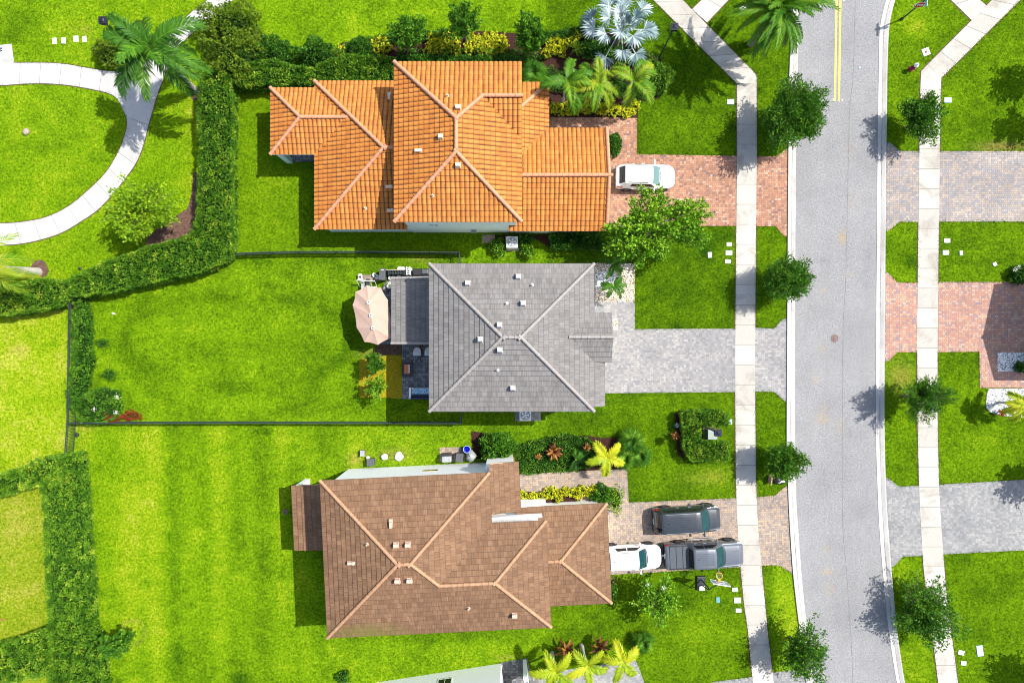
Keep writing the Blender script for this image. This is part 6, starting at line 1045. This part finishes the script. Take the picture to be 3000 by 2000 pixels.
# ---------------------------------------------------------------- parasol and patio
c0 = W(1088, 922, 2.6); o = thing('patio_parasol', 'long pale pink triple parasol beside the grey patio roof', 'parasol', (c0[0], c0[1], 0))
out = [(1075, 835), (1116, 843), (1137, 879), (1146, 940), (1145, 990), (1107, 1010), (1067, 1001), (1045, 960), (1033, 893), (1041, 855)]
hubs = [W(1080, 885, 2.78), W(1087, 923, 2.8), W(1093, 960, 2.78)]; q = [Vector(W(x, y, 2.32))-Vector((c0[0], c0[1], 0)) for x, y in out]; hb = [Vector(x)-Vector((c0[0], c0[1], 0)) for x in hubs]
near = [0, 0, 0, 1, 2, 2, 2, 2, 1, 0]
V = [tuple(x) for x in hb]+[tuple(x) for x in q]; F = []; n = len(q); mb = MB(); grd = []
def panelmesh(a, b, c):     # a gore sagging between its ribs
    k = 5; rows = []
    for i in range(k+1):
        t = i/k; r = [];
        for j in range(k+1):
            u = j/k; e = b.lerp(c, u); p = a.lerp(e, t); p = p-Vector((0, 0, .06*math.sin(math.pi*u)*t)); 
            if i == k: p = p.lerp(a, .035*math.sin(math.pi*u))
            r.append(tuple(p))
        rows.append(r)
    mb.grid(rows, sm=True)
for i in range(n):
    j = (i+1) % n; a, b2 = near[i], near[j]; panelmesh(hb[a], q[i], q[j])
    if a != b2: mb.add([hb[a], hb[b2], q[j]], [(0, 1, 2)])
cv = mb.build('canopy', M['canvas_pink'], o); fix_up(cv)
for k, p in enumerate(hb):
    mb = MB(); pts = [(.16*(1+.12*math.cos(5*a))*math.cos(a), .16*(1+.12*math.cos(5*a))*math.sin(a)) for a in np.linspace(0, 6.283, 30, endpoint=False)]; mb.prism(pts, p.z-.01, p.z+.025); mb.v = [(v[0]+p.x, v[1]+p.y, v[2]) for v in mb.v]; v_ = mb.build('vent_cap', M['canvas_cap'] if 'canvas_cap' in M else plain('canvas_cap', (.52, .42, .37), .8), cv); mb = MB(); mb.lathe([(.04, .02), (.035, .07), (.001, .08)], (p.x, p.y, p.z), 10); mb.build('finial', M['black_plastic'], o)
for i in range(n): mb = MB(); mb.tube([hb[near[i]]-Vector((0, 0, .06)), q[i]-Vector((0, 0, .03))], .014, 5); mb.build('rib', M['dark_grey'], o)
mb = MB(); mb.tube([(hb[1].x, hb[1].y, .05), (hb[1].x, hb[1].y, 2.78)], .04, 8); mb.tube([hb[0]-Vector((0, 0, .1)), hb[2]-Vector((0, 0, .1))], .03, 6); mb.build('pole', M['dark_grey'], o); mb = MB(); mb.box((hb[1].x, hb[1].y, .08), (.8, .5, .1)); mb.build('base', M['dark_grey'], o)
for i, (x, y) in enumerate(((1224, 1026), (1257, 1026))):   # tub chairs
    b = G(x, y+2); o = thing('tub_chair', ('round backed wicker chair with a white cushion on the dark patio', 'round backed wicker chair half under the grey eave')[i], 'chair', (*b, 0), 0, 'tub chairs on the patio')
    mb = MB(); prof = []
    for a in np.linspace(-.15, math.pi+.15, 22): prof.append((.36*math.cos(a), .40*math.sin(a)-.02))
    rows = [[(x_*k, y_*k, z_) for k, z_ in ((.86, .05), (1, .45), (1, .72), (.93, .72), (.88, .4))] for x_, y_ in prof]; mb.grid(rows, sm=True); mb.build('backrest', M['wicker'], o)
    mb = MB(); mb.prism([(p[0]*.85, p[1]*.85) for p in prof]+[(-.3, -.32), (.3, -.32)], .1, .36); mb.build('seat', M['wicker'], o); mb = MB(); mb.prism([(p[0]*.8, p[1]*.78) for p in prof]+[(-.29, -.34), (.29, -.34)], .36, .46); mb.build('cushion', M['cushion_white'], o, .03)
b = G(1197, 1080); o = thing('fire_table', 'black fire pit table with an amber glass tray on the dark patio', 'table', (*b, 0)); mb = MB(); mb.box((0, 0, .3), (.62, .95, .58)); mb.build('base', M['black_plastic'], o); mb = MB(); mb.box((0, 0, .62), (.8, 1.18, .05)); mb.build('table_top', M['black_plastic'], o, .01); mb = MB(); mb.box((-.02, 0, .66), (.42, .7, .05)); mb.build('tray', M['amber'], o, .01); mb = MB(); mb.box((.14, .03, .69), (.05, .6, .03)); mb.build('burner', M['chrome'], o)
b = G(1240, 1150); o = thing('patio_sofa', 'grey outdoor sofa with a blue and white patterned cushion by the eave', 'sofa', (*b, 0)); mb = MB(); mb.box((0, 0, .2), (2.0, .85, .3)); mb.build('seat', M['trim_grey'], o); mb = MB(); mb.box((0, -.36, .5), (1.7, .16, .6)); mb.build('backrest', M['navy'], o, .03)
for s in (-1, 1): mb = MB(); mb.box((s*.93, 0, .4), (.16, .85, .42)); mb.build('armrest', M['cushion_white'], o, .02)
mb = MB(); mb.box((.02, .1, .42), (1.62, .56, .14)); mb.build('seat_cushion', M['cushion_blue'], o, .04); mb = MB(); mb.box((.02, -.2, .52), (1.62, .2, .3), rx=-.2); mb.build('back_cushion', M['navy'], o, .04)
b = G(1080, 826); o = thing('exercise_frame', 'white tubular exercise frame on the grass above the parasol', 'exercise frame', (*b, 0)); mb = MB(); mb.tube([(-.7, .06, .9), (.62, -.02, .9)], .035, 8)
for x in (-.7, -.25, .25, .62): mb.tube([(x, .02, .9), (x+.02, -.35, .05)], .025, 6)
mb.tube([(-.7, -.35, .05), (.65, -.38, .05)], .025, 6); mb.build('frame', M['white_paint_metal'], o); mb = MB(); mb.box((-.35, -.32, .45), (.26, .62, .07)); mb.build('seat_pad', M['cover_grey'], o, .02); mb = MB(); mb.box((.05, -.15, .55), (.3, .7, .08), ry=.1); mb.build('backrest', M['black_plastic'], o, .02)
for i, (x, y) in enumerate(((1057, 809), (1057, 817), (1098, 806), (1106, 812))):
    mb = MB(); mb.lathe([(.04, 0), (.17, 0), (.18, .05), (.17, .1), (.045, .1), (.04, 0)], n=18); o = mb.build('weight_plate', M['paper_white']); o.location = (*G(x, y), .2 if i < 2 else .1); tag(o, ('upper white weight plate at the left end of the exercise frame', 'lower white weight plate at the left end of the exercise frame', 'white weight plate left of the black storage box', 'white weight plate touching the black storage box')[i], 'weight plate')
sheet('paver_pad', [(1052, 806), (1130, 803), (1130, 822), (1052, 824)], .02, 'paver_tan')
b = G(1127, 807); o = thing('storage_box', 'black upright storage box between the exercise frame and the weight rack', 'storage box', (*b, 0), R(-6)); mb = MB(); mb.box((0, 0, .5), (.42, .85, 1.0), taper=.95); mb.build('body', M['dark_grey'], o, .03); mb = MB(); mb.box((0, 0, 1.03), (.44, .88, .06)); mb.build('lid', M['dark_grey'], o, .015); mb = MB(); mb.box((0, .32, 1.07), (.2, .04, .02)); mb.build('handle', M['white_plastic'], o)
b = G(1166, 802); o = thing('weight_rack', 'black dumbbell rack with a bar across it beside the grey patio roof', 'weight rack', (*b, 0)); mb = MB(); mb.box((0, .05, .35), (1.25, .4, .06)); mb.box((0, .05, .7), (1.25, .3, .06))
for x in (-.6, .6): mb.box((x, .05, .4), (.06, .45, .8))
mb.build('frame', M['black_metal'], o); mb = MB(); mb.tube([(-.75, .22, .85), (.75, .22, .85)], .02, 6); mb.build('bar', M['pipe_pale'], o)
for k in range(6): mb = MB(); x = -.5+.2*k; mb.tube([(x, -.1, .8), (x, .14, .8)], .02, 6); mb.tube([(x, -.12, .8), (x, -.04, .8)], .07, 8); mb.tube([(x, .08, .8), (x, .16, .8)], .07, 8); mb.build('dumbbell', M['rubber'], o)
for i, x in enumerate((1171, 1180)): mb = MB(); mb.lathe([(.001, .02), (.2, .02), (.21, .06), (.15, .1), (.001, .08)], n=16); o = mb.build('disc', M['paper_white']); o.location = (*G(x, 789), 0); tag(o, ('left white disc lying above the weight rack', 'right white disc lying above the weight rack')[i], 'weight disc')
b = G(1201, 797); o = thing('ladder_shelf', 'narrow white ladder shelf between the weight rack and black cover', 'shelf', (*b, 0)); mb = MB(); mb.box((-.12, 0, .5), (.05, .6, 1.0)); mb.box((.14, 0, .5), (.05, .6, 1.0)); mb.build('frame', M['white_plastic'], o)
for k in range(4): mb = MB(); mb.box((0, -.22+.15*k, .94), (.22, .06, .04)); mb.build('rung', M['white_plastic'], o)
b = G(1238, 800); o = thing('covered_grill', 'long grill under a black cover against the grey house corner', 'grill', (*b, 0)); mb = MB(); mb.box((0, 0, .45), (1.35, .55, .9), taper=.9); mb.build('cover', M['black_plastic'], o, .06); mb = MB(); mb.box((.3, .02, .93), (.6, .4, .16), taper=.8); mb.build('hood', M['dark_grey'], o, .04)
for i, (x, y, s) in enumerate(((1145, 815, 1), (1154, 814, 1), (1170, 813, 1.1), (1143, 832, .9), (1142, 839, 1.3))):
    o = thing('flower_pot', ('white flower pot at the upper corner of the grey patio roof', 'second white flower pot along the top edge of the patio roof', 'white flower pot below the weight rack', 'small white flower pot at the left edge of the patio roof', 'largest white flower pot beside the dark hoop')[i], 'flower pot', (*G(x, y), 0)); mb = MB(); mb.lathe([(.001, 0), (.11*s, 0), (.15*s, .26), (.13*s, .26), (.12*s, .2), (.001, .2)], n=16); mb.build('pot', M['white_plastic'], o); rr = np.random.default_rng(300+i); P = rr.normal(size=(14, 3))*[.05, .05, .02]+[0, 0, .26]; leaves('foliage', P, unit(rr.normal(size=(14, 3))+[0, 0, .8]), .1, .03, rr.uniform(0, 1, 14), 'leaf_dark', o, rr)
b = G(1131, 846); mb = MB(); mb.tube([(.27*math.cos(a), .27*math.sin(a), .1) for a in np.linspace(0, 6.283, 26)], .025, 6, caps=False); o = mb.build('hoop', M['rubber']); o.location = (*b, 0); tag(o, 'dark rubber hoop lying on the pavers beside the pink parasol', 'hoop')
# clutter by the brown house
b = G(1065, 1325); o = thing('plastic_bin', 'small grey bin standing alone on the grass near the white wall', 'bin', (*b, 0)); mb = MB(); mb.box((0, 0, .2), (.32, .45, .4)); mb.build('body', M['rust_iron'], o, .02); mb = MB(); mb.box((0, 0, .42), (.34, .46, .06)); mb.build('lid', M['cover_grey'], o, .02)
b = G(1090, 1350); o = thing('storage_bin', 'dark grey square bin against the white wall with dry leaves behind', 'bin', (*b, 0), R(3)); mb = MB(); mb.box((0, 0, .3), (.52, .5, .6), taper=.95); mb.build('body', M['dark_grey'], o, .02); mb = MB(); mb.box((0, 0, .63), (.55, .54, .06)); mb.build('lid', M['dark_grey'], o, .02)
mb = MB(); mb.lathe([(.001, 0), (.1, 0), (.12, .35), (.001, .36)], n=14); o = mb.build('plastic_jug', M['bag_white']); o.location = (*G(1080, 1338), 0); tag(o, 'white jug beside the dark grey square bin', 'jug')
def lump(name, label, cat, px, py, r, hz, mat, seed, fl=.3, parts=True):
    rr = np.random.default_rng(seed); mb = MB(); n = 16; prof = [(.01, 0), (.9, .02), (1, .3), (.8, .72), (.35, .95), (.01, 1)]; ph = rr.uniform(0, 6, 3); mb.lathe(prof, n=n); mb.v = [(x*r*(1+fl*.4*math.sin(3*math.atan2(y, x)+ph[0]+4*z)+fl*.3*math.sin(5*math.atan2(y, x)+ph[1])+rr.normal()*.04), y*r*(1+fl*.4*math.sin(2*math.atan2(y, x)+ph[2])), z*hz*(1+rr.normal()*.04)) for x, y, z in mb.v]; o = mb.build(name, M[mat]); o.location = (*G(px, py), 0); return tag(o, label, cat)
lump('soil_bag', 'crumpled white bag at the left of the dry patch by the wall', 'bag', 1127, 1337, .27, .35, 'bag_white', 1); lump('soil_bag', 'crumpled pinkish white bag at the right of the dry patch by the wall', 'bag', 1169, 1336, .34, .2, 'bag_white', 2)
b = G(1311, 1339); o = thing('covered_grill', 'grill under a shiny grey cover against the white wall', 'grill', (*b, 0), R(2)); mb = MB(); mb.box((0, -.02, .45), (.78, .5, .9), taper=.92); mb.build('cover', M['cover_grey'], o, .08); mb = MB(); mb.box((0, .3, .4), (.66, .18, .7)); mb.build('shelf', M['black_plastic'], o, .02)
b = G(1349, 1334); o = thing('wheelie_bin', 'dark grey lidded bin between the covered grill and the blue tub', 'bin', (*b, 0), R(-6)); mb = MB(); mb.box((0, 0, .5), (.5, .55, 1.0), taper=1.05); mb.build('body', M['dark_grey'], o, .03); mb = MB(); mb.box((0, 0, 1.04), (.56, .64, .07)); mb.build('lid', M['dark_grey'], o, .03)
for s in (-1, 1): mb = MB(); mb.tube([(s*.22, -.32, .12), (s*.28, -.32, .12)], .12, 12); mb.build('wheel', M['rubber'], o)
b = G(1369, 1312); o = thing('blue_tub', 'open round blue tub beside the grey covered heap', 'tub', (*b, 0)); mb = MB(); mb.lathe([(.001, 0), (.22, 0), (.26, .6), (.27, .62), (.24, .62), (.21, .05), (.001, .05)], n=24); mb.build('body', M['blue_plastic'], o); mb = MB(); mb.tube([(.265*math.cos(a), .265*math.sin(a), .62) for a in np.linspace(0, 6.283, 28)], .018, 6, caps=False); mb.build('lip', M['box_blue'], o)
lump('covered_heap', 'grey tarpaulin covered heap between the blue tub and glossy bush', 'heap', 1380, 1333, .42, .8, 'cover_grey', 3, .35)
# bits
lump('stone', 'grey brown stone on the park lawn inside the curved path', 'stone', 78, 387, .26, .22, 'stone', 4, .3)
lump('bin_bag', 'black bin bag at the foot of the street tree', 'bin bag', 2275, 1404, .35, .4, 'bin_bag', 5, .3); lump('bin_bag', 'smaller black bin bag pressed against the larger one by the kerb', 'bin bag', 2288, 1408, .25, .3, 'bin_bag', 6, .3)
mb = MB(); mb.box((0, 0, .3), (.1, .6, .6), rx=.2); o = mb.build('cardboard_sheet', M['cardboard']); o.location = (*G(2252, 1402), 0); tag(o, 'brown cardboard sheet leaning by the bin bags', 'cardboard')
mb = MB(); mb.box((0, 0, .03), (.5, .12, .04), R(10)); o = mb.build('paper_sheet', M['paper_white']); o.location = (*G(2285, 1408), .3); tag(o, 'white strip of paper on the black bin bags', 'paper')
mb = MB(); mb.box((0, 0, .012), (.28, .1, .02), R(-20)); o = mb.build('paper_scrap', M['paper_white']); o.location = (*G(333, 918), 0); tag(o, 'white paper scrap on the lawn below the long hedge', 'paper')
mb = MB(); mb.tube([(-.5, -.1, .03), (.22, .1, .03)], [.03, .05], 7); o = mb.build('stick', M['terracotta']); o.location = (*G(8, 1815), 0); tag(o, 'reddish stick on the olive lawn at the left edge', 'stick')
mb = MB(); mb.lathe([(.16, 0), (.16, .12), (.11, .14), (.001, .13)], n=16); o = mb.build('sprinkler_box', M['black_plastic']); o.location = (*G(226, 1273), 0); tag(o, 'black sprinkler box beside the lower end of the black fence', 'sprinkler box')
mb = MB(); mb.lathe([(.2, 0), (.2, .03), (.12, .035), (.001, .02)], n=18); o = mb.build('drain_cover', M['rust_iron']); o.location = (*G(838, 1498), 0); tag(o, 'round dark drain cover in the shade of the small brown roof', 'drain cover')
mb = MB(); mb.lathe([(.12, 0), (.12, .08), (.001, .09)], n=14); o = mb.build('spigot_cap', M['black_plastic']); o.location = (*G(235, 787), 0); tag(o, 'small dark cap in the grass above the long hedge', 'cap')
mb = MB(); 
for y in (-.08, .1): mb.tube([(-.3, y, .05), (.2, y+.04, .05), (.22, y+.04, .9), (-.25, y, .9)], .02, 6)
o = mb.build('bike_rack', M['dark_grey']); o.location = (*G(0, 148), .02); tag(o, 'thin metal bike rack on the paved pad at the left edge', 'bike rack')
